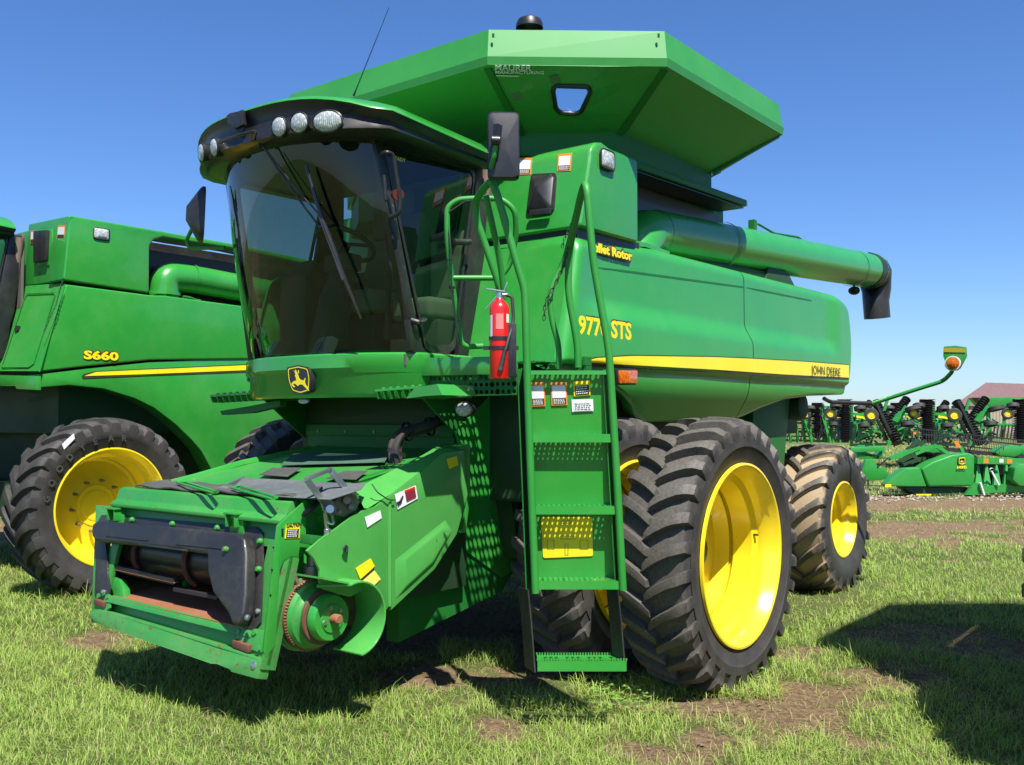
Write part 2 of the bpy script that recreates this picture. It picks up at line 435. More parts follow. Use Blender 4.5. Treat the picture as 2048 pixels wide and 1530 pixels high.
def side_panel(ya, yb, name, parent, sx=1):
    m = MB(); rows = []
    NU, NV = 60, 70
    for i in range(NU+1):
        u = i/NU; row = []
        for j in range(NV+1):
            v = j/NV
            # first pass y from mid z
            y = None; z = 2.4
            for _ in range(4):
                y0 = yfront(z) if ya is None else ya(z); y1 = yrear(z) if yb is None else yb(z)
                uu = u
                if ya is None: uu = u**1.7
                if yb is None: uu = 1-(1-u)**1.9
                y = y0+(y1-y0)*uu
                z = zbot(y)+(ztop(y)-zbot(y))*v
            row.append((sx*shellx(y, z, yfront(z), yrear(z)), y, z))
        # lip turned inwards under the edge and over the top
        a, b = row[0], row[-1]
        row = [(a[0]-sx*.10, a[1], a[2]+.02), (a[0]-sx*.02, a[1], a[2]-.012)]+row+[(b[0]-sx*.25, b[1], b[2]+.01)]
        rows.append(row)
    m.grid(rows)
    return m.build(name, 'green_side', parent, smooth=50)
seam = lambda z: 1.69+.05*sstep(2.5, 2.3, z)
for sx in (1, -1):
    side_panel(None, lambda z: seam(z)-.006, 'side_panel', main, sx)
    side_panel(lambda z: seam(z)+.006, None, 'side_panel', main, sx)
b = MB()
b.box(-1.48, 1.48, 3.3, 3.98, 2.0, 2.92); b.box(-1.44, 1.44, -.6, 3.4, 1.95, 2.86)
b.build('body_core', 'green_dark', main, bevel=.03)
# thin styling grooves
g = MB()
for (ya, za, yb, zb) in ((-.53, 2.69, 1.68, 2.80), (1.74, 2.803, 3.2, 2.835)):
    n = 16
    A = []; B = []
    for i in range(n+1):
        y = ya+(yb-ya)*i/n; z = za+(zb-za)*i/n; x = shellx(y, z, -.9, 4.2)+.0025; w = .007*math.sin(min(1, 4*i/n+.15, 4*(n-i)/n+.4)*math.pi/2)
        A.append((x, y, z-w)); B.append((x-.001, y, z+w))
    g.strip(A, B)
g.build('panel_groove', 'green_dark', main)
# yellow stripe with dark border, following the shell
def on_shell(pts_bot, pts_top, name, mat, off, parent, n=60):
    def interp(T, y):
        for (a, za), (b_, zb) in zip(T[:-1], T[1:]):
            if y <= b_: return za+(zb-za)*(y-a)/(b_-a)
        return T[-1][1]
    m = MB(); rows = []
    y0, y1 = pts_bot[0][0], pts_bot[-1][0]
    for i in range(n+1):
        y = y0+(y1-y0)*i/n; z0, z1 = interp(pts_bot, y), interp(pts_top, y)
        rows.append([(shellx(y, z0+(z1-z0)*k/3, -.9, 4.25)+off, y, z0+(z1-z0)*k/3) for k in range(4)])
    m.grid(rows); return m.build(name, mat, parent, smooth=60)
TB = [(-.80, 2.050), (1.0, 2.078), (2.4, 2.09), (4.04, 2.118)]
TT = [(-.80, 2.052), (-.68, 2.085), (-.2, 2.125), (1.0, 2.178), (1.7, 2.200), (2.8, 2.228), (4.04, 2.25)]
on_shell([(y, z-.018) for y, z in TB], [(y, z+.008) for y, z in TT], 'stripe_border', 'brown', .003, main)
on_shell([(y, z+.004) for y, z in TB], TT, 'side_stripe', 'stripe', .006, main)
EY, EZ = V((0, 1, 0)), V((0, 0, 1))
text('maker_lettering', 'JOHN DEERE', 'brown', main, (XS+.013, 3.0, 2.125), EY, EZ, .118, .001, -.0012, fit=.77)
def outlined(body, o, size, fit, parent, name, bold=.004, plane_ex=EY, ez=EZ, off=.004):
    n = plane_ex.cross(ez).normalized()
    text(name+'_outline', body, 'brown', parent, V(o)+n*.001-plane_ex*.004, plane_ex, ez, size, .001, bold+.009, fit=fit+.012)
    text(name, body, 'decal_yellow', parent, V(o)+n*off, plane_ex, ez, size, .001, bold, fit=fit)
outlined('9770 STS', (XS-.004, -.835, 2.235), .155, .63, main, 'model_lettering', .005)
outlined('Bullet Rotor', (XS-.040, -.66, 2.785), .080, .53, main, 'badge_lettering', .004, V((0, 1, .0)))
# --- front wall of the body beside the cab ---------------------------
f = MB(); rows = []
for j in range(13):
    z = 2.05+(2.87-2.05)*j/12
    rows.append([(x, yfront(z)+(.0 if x < 1.45 else 0), z) for x in (.45, .8, 1.15, XS-.07-.0)])
f.grid(rows); f.grid([[(x, yfront(2.87), 2.87), (x, -.74, 2.875)] for x in (.45, XS-.07)])
f.build('front_wall', 'green', main, smooth=50)
g = MB()
P = lambda u, v: at(u, v, pl=(V((0, -.79, 2.85)), V((0, 1, .276)).normalized()))
for a, b_ in (((1000, 497), (1150, 490)), ((1080, 694), (1105, 692)), ((1108, 560), (1112, 690)), ((1020, 696), (1125, 707))):
    g.tube([P(*a)+V((0, -.003, 0)), P(*b_)+V((0, -.003, 0))], .004, 4)
g.build('door_groove', 'green_dark', main)
# upper tank corner
t = MB()
prof = [(-.776, 2.915), (-.661, 3.36), (-.64, 3.45), (-.58, 3.505), (-.50, 3.52), (-.40, 3.50), (-.05, 3.50), (-.05, 2.915)]
t.prism([(.42, y, z) for y, z in prof], (1.15, 0, 0))
t.build('tank_corner_panel', 'green', main, bevel=.035, seg=3)
t = MB(); t.box(.45, 1.53, -.745, .02, 2.84, 2.93); t.build('panel_gap', 'black', main)
t = MB(); t.box(-1.57, -.95, .0, .5, 2.915, 3.5); t.build('tank_corner_panel', 'green', main, bevel=.035)
t = MB(); t.box(-.5, .5, -.60, -.05, 2.3, 3.52); t.box(-1.1, 1.12, -.1, 2.2, 2.8, 3.6); t.build('grain_tank', 'green_dark', main, bevel=.01)
t = MB(); t.prism([(.84, -.44, 3.3), (1.38, -.03, 3.3), (1.38, .05, 3.3), (1.16, .05, 3.3), (1.16, 1.75, 3.3), (-1.38, 1.75, 3.3), (-1.38, -.03, 3.3), (-.84, -.44, 3.3)], (0, 0, .31)); t.build('tank_neck', 'green_dark', main)
t = MB(); t.box(1.16, 1.175, .05, 2.0, 2.93, 3.50); t.prism([(1.175, .10, 3.49), (1.42, .12, 3.49), (1.42, 1.98, 3.538), (1.175, 1.98, 3.538)], (0, 0, -.006)); t.build('engine_screen_and_shade', 'black', main)  # dark screen, plus a black plate added as shade under the ledge
# dark screen bay behind, engine deck
t = MB(); t.box(-1.15, 1.2, 2.2, 4.0, 2.8, 3.02); t.box(-.9, .9, 2.3, 3.4, 3.0, 3.35); t.build('engine_deck', 'belly', main, bevel=.02)
t = MB()
t.prism([(1.52, -.04, 2.90), (1.52, .12, 2.92), (1.45, .60, 2.93), (1.25, .60, 3.0), (1.25, -.04, 3.0)], (0, 0, .03)); t.build('auger_tray', 'green_side', main)
# vents, lamp and decals on the tank corner
def decal(name, mat, pts, n, parent, th=.003):
    m = MB(); m.prism([V(p) for p in pts], V(n)*th); return m.build(name, mat, parent)
def quadpx(px, **k): return [at(u, v, **k) for u, v in px]
def sticker(px, parent, n, frame='orange', face='white', foot='brown', name='warning_decal', lines=True, split=.68, **k):
    """frame, pale picture field and dark text block with faint text lines; px = TL TR BR BL"""
    q = quadpx(px, **k); n = V(n)
    def uv(a, b_): return q[0].lerp(q[1], a).lerp(q[3].lerp(q[2], a), b_)
    e = decal(name, frame, [uv(0, 0), uv(1, 0), uv(1, 1), uv(0, 1)], n, parent, .003)
    m = MB(); m.prism([uv(.08, .14)+n*.003, uv(.92, .14)+n*.003, uv(.92, split)+n*.003, uv(.08, split)+n*.003], n*.0015); m.build('picture_field', face, e)
    m = MB(); m.prism([uv(.08, split+.01)+n*.003, uv(.92, split+.01)+n*.003, uv(.92, .95)+n*.003, uv(.08, .95)+n*.003], n*.0015); m.build('text_field', foot, e)
    if lines:
        m = MB(); rr = random.Random(len(px)+int(px[0][0])); nn = 4
        for i in range(nn):
            b0 = split+.05+(.9-split)*i/nn; x = .14
            while x < .8:
                w = rr.uniform(.05, .14); h = (.95-split)/nn*.42
                m.prism([uv(x, b0)+n*.0047, uv(min(x+w, .88), b0)+n*.0047, uv(min(x+w, .88), b0+h)+n*.0047, uv(x, b0+h)+n*.0047], n*.0006); x += w+.04
        m.build('text_lines', 'white' if foot != 'white' else 'brown', e)
    return e
NF, NS = V((0, -1, 0)), V((1, 0, 0))
UPN = V((0, -.968, .250)); UPL = (V((0, -.7765, 2.915)), UPN)
s1 = sticker([(1039, 316), (1064, 316), (1062, 349), (1037, 350)], main, UPN, pl=UPL)
s2 = sticker([(1117, 309), (1144, 306), (1141, 342), (1115, 343)], main, UPN, pl=UPL)
def screenlid(pts, parent, n, bulge=.05):
    m = MB(); q = pts; c = sum(q, V())/4
    n = V(n); R = []
    for k, s_ in ((0, 1.0), (.25, .98), (.3, .9), (1, .06)):
        R.append([c+(p-c)*s_+n*(bulge*k) for p in q])
    m.add([p for r in R for p in r], [(i*4+j, i*4+(j+1) % 4, (i+1)*4+(j+1) % 4, (i+1)*4+j) for i in range(3) for j in range(4)]+[(12, 13, 14, 15)])
    return m.build('vent_cover', 'black_plastic', parent, bevel=.012, smooth=50)
def roundq(q, r): return fillet([q[0].lerp(q[3], .5)]+q+[q[3].lerp(q[0], .5)], r, 4)[:-1]
vq = quadpx([(1064, 349), (1115, 347), (1109, 425), (1054, 433)], pl=UPL); vc = sum(vq, V())/4
m = MB(); m.prism(roundq(vq, .03), UPN*.014); v1 = m.build('vent_cover', 'black_plastic', main, bevel=.004)
R_ = [[vc+(p-vc)*k+UPN*d for p in roundq(vq, .035)] for k, d in ((.88, .012), (.86, .024), (.80, .030), (.5, .048), (.2, .062), (.02, .066))]; n = len(R_[0])
m = MB(); m.add([p for r in R_ for p in r], [(i*n+k, i*n+(k+1) % n, (i+1)*n+(k+1) % n, (i+1)*n+k) for i in range(5) for k in range(n)]+[tuple(5*n+k for k in range(n))]); m.build('vent_dome', 'black_plastic', v1, smooth=22)
m = MB(); q = quadpx([(1062, 422), (1104, 417), (1102, 429), (1060, 434)], pl=(UPL[0]+UPN*.03, UPN)); m.prism(q, UPN*.02); m.build('latch', 'black', v1, bevel=.004)
m = MB()
for u, v in ((1075, 354), (1101, 352)): m.lathe([(0, .010), (.008, .008), (.009, .001)], at(u, v, pl=(UPL[0]+UPN*.014, UPN)), UPN, 10)
pieces(m, 'vent_screw', 'steel', v1)
def oval_lamp(name, c, n, up, a, b_, depth, parent, mat='lamp', body='black_plastic', sq=2.0):
    """oval work lamp: bowl behind, lens in front; sq is the superellipse power"""
    c, n, up = V(c), V(n).normalized(), V(up); up = (up-n*up.dot(n)).normalized(); w = up.cross(n)
    N = 28
    def ring(s, d):
        out = []
        for k in range(N):
            t = 2*math.pi*k/N; cx, sy = math.cos(t), math.sin(t)
            out.append(c+w*(a*s*math.copysign(abs(cx)**(2/sq), cx))+up*(b_*s*math.copysign(abs(sy)**(2/sq), sy))+n*d)
        return out
    def shell(R):
        m = MB(); m.add([p for r in R for p in r], [(i*N+k, i*N+(k+1) % N, (i+1)*N+(k+1) % N, (i+1)*N+k) for i in range(len(R)-1) for k in range(N)]+[tuple(range(N)), tuple((len(R)-1)*N+k for k in range(N))]); return m
    h = shell([ring(.5, -depth), ring(.9, -depth*.6), ring(1.08, -.005), ring(1.10, .006), ring(1.03, .010), ring(1.0, .0)]).build(name, body, parent, smooth=40)
    shell([ring(.985, -.004), ring(.97, .006), ring(.8, .016), ring(.4, .022), ring(.05, .023)]).build('lens', mat, h, smooth=50)
    return h
oval_lamp('side_lamp', at(1215, 320, x=1.585), NS, EZ, .078, .062, .02, main, sq=6)
# --- grain tank extension ---------------------------------------------
cx_, cy_ = 0, .66
def octo(x, yf, yr, cxx, cyy, z): # half width, front y, rear y, chamfer corners
    return [V((cxx, yf, z)), V((x, cyy, z)), V((x, 2*cy_-cyy, z)), V((cxx, yr, z)), V((-cxx, yr, z)), V((-x, 2*cy_-cyy, z)), V((-x, cyy, z)), V((-cxx, yf, z))]
rimlo = octo(1.93, -1.04, 2.36, 1.03, -.29, 4.0)
rimlip = octo(1.94, -1.05, 2.37, 1.035, -.295, 4.052)
rimlip2 = octo(1.93, -1.04, 2.36, 1.03, -.29, 4.056)
rimhi = octo(1.905, -1.01, 2.33, 1.015, -.275, 4.245)
base = octo(1.42, -.46, 1.78, .86, -.04, 3.72)
basel = octo(1.42, -.46, 1.78, .86, -.04, 3.56)
def belt(R, mat, name, parent, solid=.006, skip=(), bevel=0):
    m = MB(); n = 8
    vs = [p for r in R for p in r]
    m.add(vs, [(i*n+k, i*n+(k+1) % n, (i+1)*n+(k+1) % n, (i+1)*n+k) for i in range(len(R)-1) for k in range(n) if (i, k) not in skip])
    return m.build(name, mat, parent, smooth=0, solid=solid, bevel=bevel)
ext = empty('tank_extension', (0, 0, 0), main)
belt([rimlo, rimlip], 'green_ext', 'rim_lip', ext)
belt([rimlip2, rimhi], 'green_ext', 'rim_band', ext)
# flared panels; the panel over the near front corner has a window
def lerp(a, b_, t): return a+(b_-a)*t
m = MB()
for k in range(8):
    if k == 0: continue
    m.add([base[k], base[(k+1) % 8], rimlo[(k+1) % 8], rimlo[k]], [(0, 1, 2, 3)])
A, B_, C_, D_ = base[0], base[1], rimlo[1], rimlo[0]
nrm = (B_-A).cross(D_-A).normalized(); 
if nrm.dot(CAM-A) < 0: nrm = -nrm
wpx = [(1112, 170), (1176, 172), (1181, 182), (1162, 222), (1150, 226), (1122, 224), (1112, 216), (1106, 178)]
W8 = [at(u, v, pl=(A, nrm)) for u, v in wpx]
# outer boundary resampled to eight points, by angle, starting at the top left
O8 = [D_, D_.lerp(C_, .66), C_, C_.lerp(B_, .7), B_, B_.lerp(A, .4), A, A.lerp(D_, .6)]
m.add(O8+W8, [(i, (i+1) % 8, (i+1) % 8+8, i+8) for i in range(8)])
m.build('flared_panel', 'green_ext', ext, smooth=0, solid=.004)
wn = MB(); wn.tube([p+nrm*.008 for p in fillet(W8+[W8[0]], .03, 3)[:-1]], .017, 8, closed=True)
wf = wn.build('window_frame', 'black', ext, smooth=60)
wg = MB(); wg.add([p-nrm*.01 for p in W8], [tuple(range(8))]); wg.build('window_glass', 'glass_win', ext)
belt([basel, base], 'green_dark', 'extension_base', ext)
m = MB()
for k in range(8):
    a, b_ = base[k], rimlo[k]
    d = (a-V((0, cy_, a.z))).normalized()
    m.bar(a+d*.012-V((0, 0, .01)), b_-d*.03-V((0, 0, .012)), .05, .02)
pieces(m, 'seam_rib', 'green_dark', ext)
sl = text('extension_maker_lettering', 'MAURER', 'white', ext, at(990, 139, pl=(A, nrm))+nrm*.006, C_-D_, D_-A, .062, .001, .001)
text('extension_maker_lettering', 'MANUFACTURING', 'white', ext, at(991, 146, pl=(A, nrm))+nrm*.006, C_-D_, D_-A, .038, .001, .0005)
m = MB(); q = [at(u, v, pl=(A, nrm))+nrm*.006 for u, v in ((992, 149), (1040, 150), (1036, 152), (992, 151))]; m.prism(q, nrm*.001); m.build('lettering_bar', 'white', ext)
for px in (((1022, 186), (1040, 182), (1046, 196), (1027, 201)), ((1097, 153), (1115, 149), (1121, 163), (1103, 168))):  # pale squares of bounced light painted onto the flared panel
    m = MB(); m.prism([at(u, v, pl=(A, nrm))+nrm*.004 for u, v in px], nrm*.001); m.build('bounced_light_patch', paint('bounced light patch', (.09, .16, .08), .5, 0, .1), ext)
m = MB()
for u in (986, 1316):
    c = at(u, 73, pl=(V((1.03, -1.04, 4.15)), V((.64, -.77, 0)))); m.tube([c+V((.01, -.01, -.012)), c+V((.012, -.012, .012))], .008, 8)
pieces(m, 'slot_bolt', 'green_dark', ext)
m = MB(); m.lathe([(0, .10), (.03, .098), (.06, .085), (.08, .05), (.085, .001)], at(1059, 57, y=-.3), (0, 0, 1), 20); m.cyl(at(1059, 40, y=-.3), at(1059, 37, y=-.3), .02, 8)
m.build('camera_dome', 'black', ext)
# tank cover plate under the extension (overhangs the screen bay)
m = MB()
m.prism([(1.44, .10, 3.50), (1.44, 2.02, 3.55), (-1.2, 2.02, 3.55), (-1.2, -.1, 3.50)], (0, 0, .06))
m.build('tank_cover', 'green_dark', main, bevel=.02)
# --- unloading auger ----------------------------------------------------
au = empty('unloading_auger', (0, 0, 0), main)
a0, a1 = V((1.28, .66, 3.13)), V((1.28, 5.84, 3.465)); r0, r1 = .178, .20
ax = (a1-a0).normalized()
m = MB(); L = (a1-a0).length
m.lathe([(0, r0), (L, r1)], a0, ax, 40)
for t in (.22, .86, .985): m.lathe([(L*t, r0+.012+.02*t*.9), (L*t+.03, r0+.016+.02*t)], a0, ax, 40)
m.build('auger_tube', 'green_side', au, smooth=50)
m = MB()
EP = [a0+ax*.02, a0-ax*.12-V((0, 0, .01)), a0-ax*.26-V((0, 0, .10)), a0-ax*.31-V((0, 0, .28)), a0-ax*.31-V((0, 0, .5))]
m.tube(EP, [.176, .178, .18, .18, .18], 28); m.build('auger_elbow', 'green_side', au, smooth=50)
# rubber discharge boot
m = MB(); e = a1; N = 24; rings = []
dn = V((0, 0, -1)); cs = [(e-ax*.22, ax, .205, 1), (e-ax*.02, ax, .215, 1), (e+ax*.10-V((0, 0, .04)), (ax+dn*.5).normalized(), .20, 1), (e+ax*.16-V((0, 0, .22)), (ax*.3+dn).normalized(), .185, .9), (e+ax*.13-V((0, 0, .36)), dn, .175, .85), (e+ax*.17-V((0, 0, .56)), (dn+ax*.15).normalized(), .185, .8)]
rr = random.Random(5)
for c, n_, r_, fl in cs:
    X = V((1, 0, 0)); Y = n_.cross(X).normalized()
    rings.append([c+X*(math.cos(2*math.pi*k/N)*r_*fl)+Y*(math.sin(2*math.pi*k/N)*r_*(1+.05*rr.uniform(-1, 1))) for k in range(N)])
m.add([p for r in rings for p in r], [(i*N+k, i*N+(k+1) % N, (i+1)*N+(k+1) % N, (i+1)*N+k) for i in range(len(rings)-1) for k in range(N)])
m.build('discharge_boot', 'black_shroud', au, smooth=30, solid=.008)
m = MB(); m.tube(fillet([a0+ax*1.85+V((-.02, 0, .18)), a0+ax*1.9+V((0, 0, .26)), a0+ax*2.3+V((0, 0, .20)), a0+ax*2.9+V((0, 0, .215)), a0+ax*3.1+V((0, .0, .17))], .05), .011, 6)
m.box(1.24, 1.30, 2.46, 2.52, 3.40, 3.53); m.build('auger_cable', 'green_dark', au)
oval_lamp('auger_lamp', a0+ax*4.55-V((0, 0, .26)), (0, -.9, -.4), EZ, .06, .045, .06, au, mat='black_plastic')
m = MB(); m.cyl(a0+ax*4.55-V((0, 0, .24)), a0+ax*4.55-V((0, 0, .16)), .012, 6); m.build('lamp_stalk', 'black', au)
m = MB()
m.box(.95, 1.42, .7, 3.2, 2.86, 2.93); m.prism([(1.2, 2.5, 2.93), (1.2, 3.3, 2.93), (1.2, 3.05, 3.10), (1.2, 2.6, 3.12)], (.18, 0, 0)); m.tube([(1.3, .9, 2.98), (1.32, 2.6, 3.02)], .05, 8)
m.build('auger_saddle', 'belly', main, bevel=.01)
# --- belly, axles, rear ---------------------------------------------------
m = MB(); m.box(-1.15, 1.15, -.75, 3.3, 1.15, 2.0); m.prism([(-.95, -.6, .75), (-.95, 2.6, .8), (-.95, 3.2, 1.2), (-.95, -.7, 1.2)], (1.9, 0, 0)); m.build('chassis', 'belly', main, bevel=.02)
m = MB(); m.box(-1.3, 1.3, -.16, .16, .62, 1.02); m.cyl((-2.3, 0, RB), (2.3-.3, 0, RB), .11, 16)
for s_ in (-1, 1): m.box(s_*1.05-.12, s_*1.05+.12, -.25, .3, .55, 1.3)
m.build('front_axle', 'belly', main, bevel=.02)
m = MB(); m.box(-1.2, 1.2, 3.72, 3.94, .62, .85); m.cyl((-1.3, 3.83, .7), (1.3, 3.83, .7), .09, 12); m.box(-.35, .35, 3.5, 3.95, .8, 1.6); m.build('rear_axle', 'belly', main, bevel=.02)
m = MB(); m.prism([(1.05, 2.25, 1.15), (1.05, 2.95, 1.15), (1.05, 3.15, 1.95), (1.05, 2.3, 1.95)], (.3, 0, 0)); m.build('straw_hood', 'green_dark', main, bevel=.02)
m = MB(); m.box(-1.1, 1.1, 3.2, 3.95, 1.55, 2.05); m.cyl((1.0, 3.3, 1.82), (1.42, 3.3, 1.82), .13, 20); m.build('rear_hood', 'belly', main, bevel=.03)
m = MB(); m.box(1.34, 1.352, 2.86, 2.93, 1.18, 1.27); m.build('small_label', 'white', main)
# --- rear marker lamp on its arm
arm = [at(1648, 797, y=3.5), at(1660, 804, y=3.6), at(1745, 807, y=3.7), at(1835, 778, y=3.75), at(1887, 762, y=3.78), at(1904, 744, y=3.78), at(1904, 735, y=3.78)]
fe = empty('rear_marker_lamp', (0, 0, 0), main)
m = MB(); m.tube(fillet(arm[2:], .12), .020, 10); m.build('marker_arm', 'green', fe)
m = MB(); m.tube(fillet(arm[:3], .06), .0205, 10); m.build('arm_elbow', 'black', fe)
pp = [at(u, v, y=3.76) for u, v in ((1887, 693), (1910, 691), (1932, 694), (1933, 712), (1920, 736), (1914, 741), (1899, 741), (1893, 733), (1886, 712))]
m = MB(); m.prism(pp, (0, .035, 0)); m.build('marker_plate', 'green_side', fe, bevel=.006)
m = MB(); m.prism([at(u, v, y=3.757) for u, v in ((1888, 696), (1931, 697), (1931, 705), (1888, 704))], (0, -.003, 0)); m.build('yellow_reflector', paint('dull yellow reflector', (.5, .36, .02), .5, 0, .1), fe)
c = at(1906, 727, y=3.75); m = MB(); m.lathe([(0, .070), (.02, .070), (.021, .060)], c, (0, -1, 0), 24); m.build('lamp_bezel', 'white', fe)
m = MB(); m.lathe([(.0, .060), (.03, .055), (.045, .028), (.047, .001)], c, (0, -1, 0), 24); m.build('lens', 'amber', fe)
# ================================================================== cab
cab = empty('cab', (0, 0, 0), main)
def arc(hw, ys, bow, z, n=24, p=2.4, a=-1, b_=1):
    return [V((hw*t, ys-bow*(1-abs(t)**p), z)) for t in [a+(b_-a)*i/n for i in range(n+1)]]
WB = arc(.83, -1.475, .25, 2.11); WT = arc(.75, -1.76, .30, 3.42)
m = MB(); rows = []
for j in range(9):
    t = j/8; rows.append([a.lerp(b_, t)+V((0, -.035*math.sin(t*math.pi), 0)) for a, b_ in zip(WB, WT)])
m.grid(rows); m.build('windshield', 'glass', cab, smooth=70)
for sx in (1, -1):
    pb, pt = V((sx*.83, -1.475, 2.11)), V((sx*.75, -1.76, 3.42))
    m = MB(); m.prism([pb+V((sx*.004, -.03, -.03)), pb+V((sx*.004, .05, -.03)), pt+V((sx*.004, .045, 0)), pt+V((sx*.004, -.025, 0))], (-sx*.05, 0, 0)); m.build('front_pillar', 'black', cab, bevel=.008)
    rb, rt = V((sx*.83, -1.08, 2.13)), V((sx*.79, -.84, 3.42))
    # door: black frame with a rounded pane
    m = MB()
    o = [pb+V((0, .055, 0)), rb, rt, pt+V((0, .05, 0))]
    c = sum(o, V())/4
    i_ = [o[0]+V((0, .03, .05)), o[1]+V((0, -.06, .05)), o[2]+V((0, -.05, -.05)), o[3]+V((0, .03, -.05))]
    def rnd4(q, r): return fillet([q[0].lerp(q[1], .5)]+q[1:]+[q[0], q[0].lerp(q[1], .5)], r, 4)[:-1]
    m2 = MB(); ip = rnd4(i_, .08)
    op = []
    for p in ip:
        d = (p-c).normalized(); op.append(p+d*.045)
    n = len(ip); m.add(op+ip, [(k, (k+1) % n, (k+1) % n+n, k+n) for k in range(n)]); m.build('door_frame', 'black', cab, solid=.02, smooth=40)
    m2.add([p-V((sx*.005, 0, 0)) for p in op], [tuple(range(n))]); m2.build('side_window', 'glass', cab)
    m = MB(); m.prism([rb+V((0, -.01, -.05)), rb+V((0, .18, -.05)), rt+V((0, .12, 0)), rt+V((0, -.02, 0))], (-sx*.05, 0, 0)); m.build('rear_pillar', 'black', cab, bevel=.01)
    # rear window of the cab side
m = MB()
m.box(-.79, .79, -.74, -.70, 2.1, 2.55); m.box(-.79, -.72, -.74, -.70, 2.55, 3.45); m.box(.55, .79, -.74, -.70, 2.55, 3.45); m.build('cab_rear_wall', 'cab_trim', cab, bevel=.01)
m = MB(); m.box(-.80, .80, -1.55, -.70, 2.03, 2.10); m.build('cab_floor', 'cab_trim', cab)
m = MB(); m.cyl((.80, -.76, 3.40), (.66, -.80, 2.50), .042, 12); m.build('air_duct', 'bare', cab)
m = MB(); m.cyl((.66, -.80, 2.50), (.60, -.82, 2.08), .055, 12); m.build('duct_boot', 'rubber_hose', cab)
# interior
seat = empty('operator_seat', (0, 0, 0), None); bpy.data.objects.remove(seat)
m = MB(); m.box(-.27, .27, -1.35, -.85, 2.42, 2.58); m.prism([(-.25, -.90, 2.55), (-.25, -.80, 2.55), (-.25, -.72, 3.15), (-.25, -.82, 3.2), (-.25, -.95, 2.75)], (.5, 0, 0)); m.box(-.14, .14, -.85, -.76, 3.16, 3.36)
m.build('operator_seat', 'fabric', cab, bevel=.05, seg=3, smooth=50)
m = MB(); m.box(.36, .72, -1.25, -.85, 2.35, 2.5); m.box(.38, .70, -.90, -.80, 2.5, 3.0); m.build('passenger_seat', 'fabric', cab, bevel=.045, seg=3, smooth=50)
m = MB(); m.box(-.2, .2, -1.25, -.9, 2.1, 2.42); m.box(.3, .75, -1.2, -.8, 2.1, 2.35); m.box(-.62, -.34, -1.4, -.85, 2.1, 2.72); m.prism([(-.60, -1.35, 2.7), (-.60, -1.0, 2.7), (-.6, -1.0, 2.78), (-.6, -1.3, 2.84)], (.24, 0, 0)); m.build('armrest_console', 'cab_trim', cab, bevel=.02)
m = MB(); m.prism([(-.06, -1.62, 2.1), (-.06, -1.38, 2.1), (-.06, -1.36, 2.5), (-.06, -1.30, 2.72), (-.06, -1.40, 2.76), (-.06, -1.52, 2.5)], (.16, 0, 0)); m.box(-.10, .14, -1.44, -1.30, 2.70, 2.82); m.build('steering_column', 'cab_trim', cab, bevel=.02)
m = MB(); c = V((.02, -1.34, 2.90)); n_ = V((0, .45, .9)).normalized(); X = V((1, 0, 0)); Y = n_.cross(X)
m.tube([c+(X*math.cos(a)+Y*math.sin(a))*.20 for a in [2*math.pi*k/28 for k in range(28)]], .017, 8, closed=True)
for a in (.3, 2.4, 4.5): m.cyl(c, c+(X*math.cos(a)+Y*math.sin(a))*.20, .012, 6)
m.cyl(c, c-n_*.12, .035, 10); m.tube([c+X*-.15+Y*-.14, c+X*-.15+Y*-.14+n_*.06, c+X*-.15+Y*-.14+n_*.09], [.02, .03, .022], 10); m.build('steering_wheel', 'black_plastic', cab, smooth=50)
m = MB(); 
for x in (-.42, .05, .13): m.prism([(x, -1.68, 2.12), (x, -1.60, 2.12), (x, -1.55, 2.22), (x, -1.60, 2.24)], (.06, 0, 0))
pieces(m, 'foot_pedal', 'steel', cab)
m = MB(); m.box(-.7, .7, -1.9, -.8, 3.42, 3.46); m.build('headliner', 'cab_trim', cab)
m = MB(); m.tube(fillet([(.60, -1.52, 2.2), (.62, -1.50, 2.7), (.52, -1.44, 2.9)], .05), .02, 8); m.box(.42, .58, -1.46, -1.42, 2.86, 3.02); m.build('display_monitor', 'black_plastic', cab, bevel=.006)
# roof: dark lower visor and green top
def roofring(s, z, front=0, tilt=.05, n=20, hw=.955, yb=-.86, yfc=-1.80, bow=.34, drop=.085):
    P = []
    hw = hw*s; yf = yfc-front
    for i in range(n+1):
        t = -1+2*i/n; P.append(V((hw*t, yf-bow*(1-abs(t)**2.7)*1.0, 0)))
    for i in range(1, 9):
        t = i/8; P.append(V((hw*(1-.04*t), yf+(yb-yf)*t, 0)))
    for i in range(1, 8):
        t = i/8; P.append(V((hw*.96*(1-2*t), yb, 0)))
    for i in range(0, 8):
        t = 1-i/8; P.append(V((-hw*(1-.04*t), yf+(yb-yf)*t, 0)))
    return [V((p.x, p.y, z-(p.y+1.9)*tilt-drop*min(1, abs(p.x)/.9)**4)) for p in P]
def ringloft(R, name, mat, parent, capb=True, capt=True, **k):
    m = MB(); n = len(R[0]); vs = [p for r in R for p in r]
    fs = [(i*n+k_, i*n+(k_+1) % n, (i+1)*n+(k_+1) % n, (i+1)*n+k_) for i in range(len(R)-1) for k_ in range(n)]
    if capb: fs.append(tuple(range(n)))
    if capt: fs.append(tuple((len(R)-1)*n+k_ for k_ in range(n)))
    m.add(vs, fs); return m.build(name, mat, parent, **k)
ringloft([roofring(.90, 3.385, -.12, 0, drop=.0), roofring(.95, 3.385, -.03, 0, drop=.0), roofring(.985, 3.41, .03, 0, drop=.0), roofring(.975, 3.445, .015, .02, drop=.03), roofring(.965, 3.53, -.005, .04, drop=.07), roofring(1.0, 3.58, .02), roofring(1.01, 3.60, .03)], 'roof_visor', 'black_plastic', cab, smooth=50)
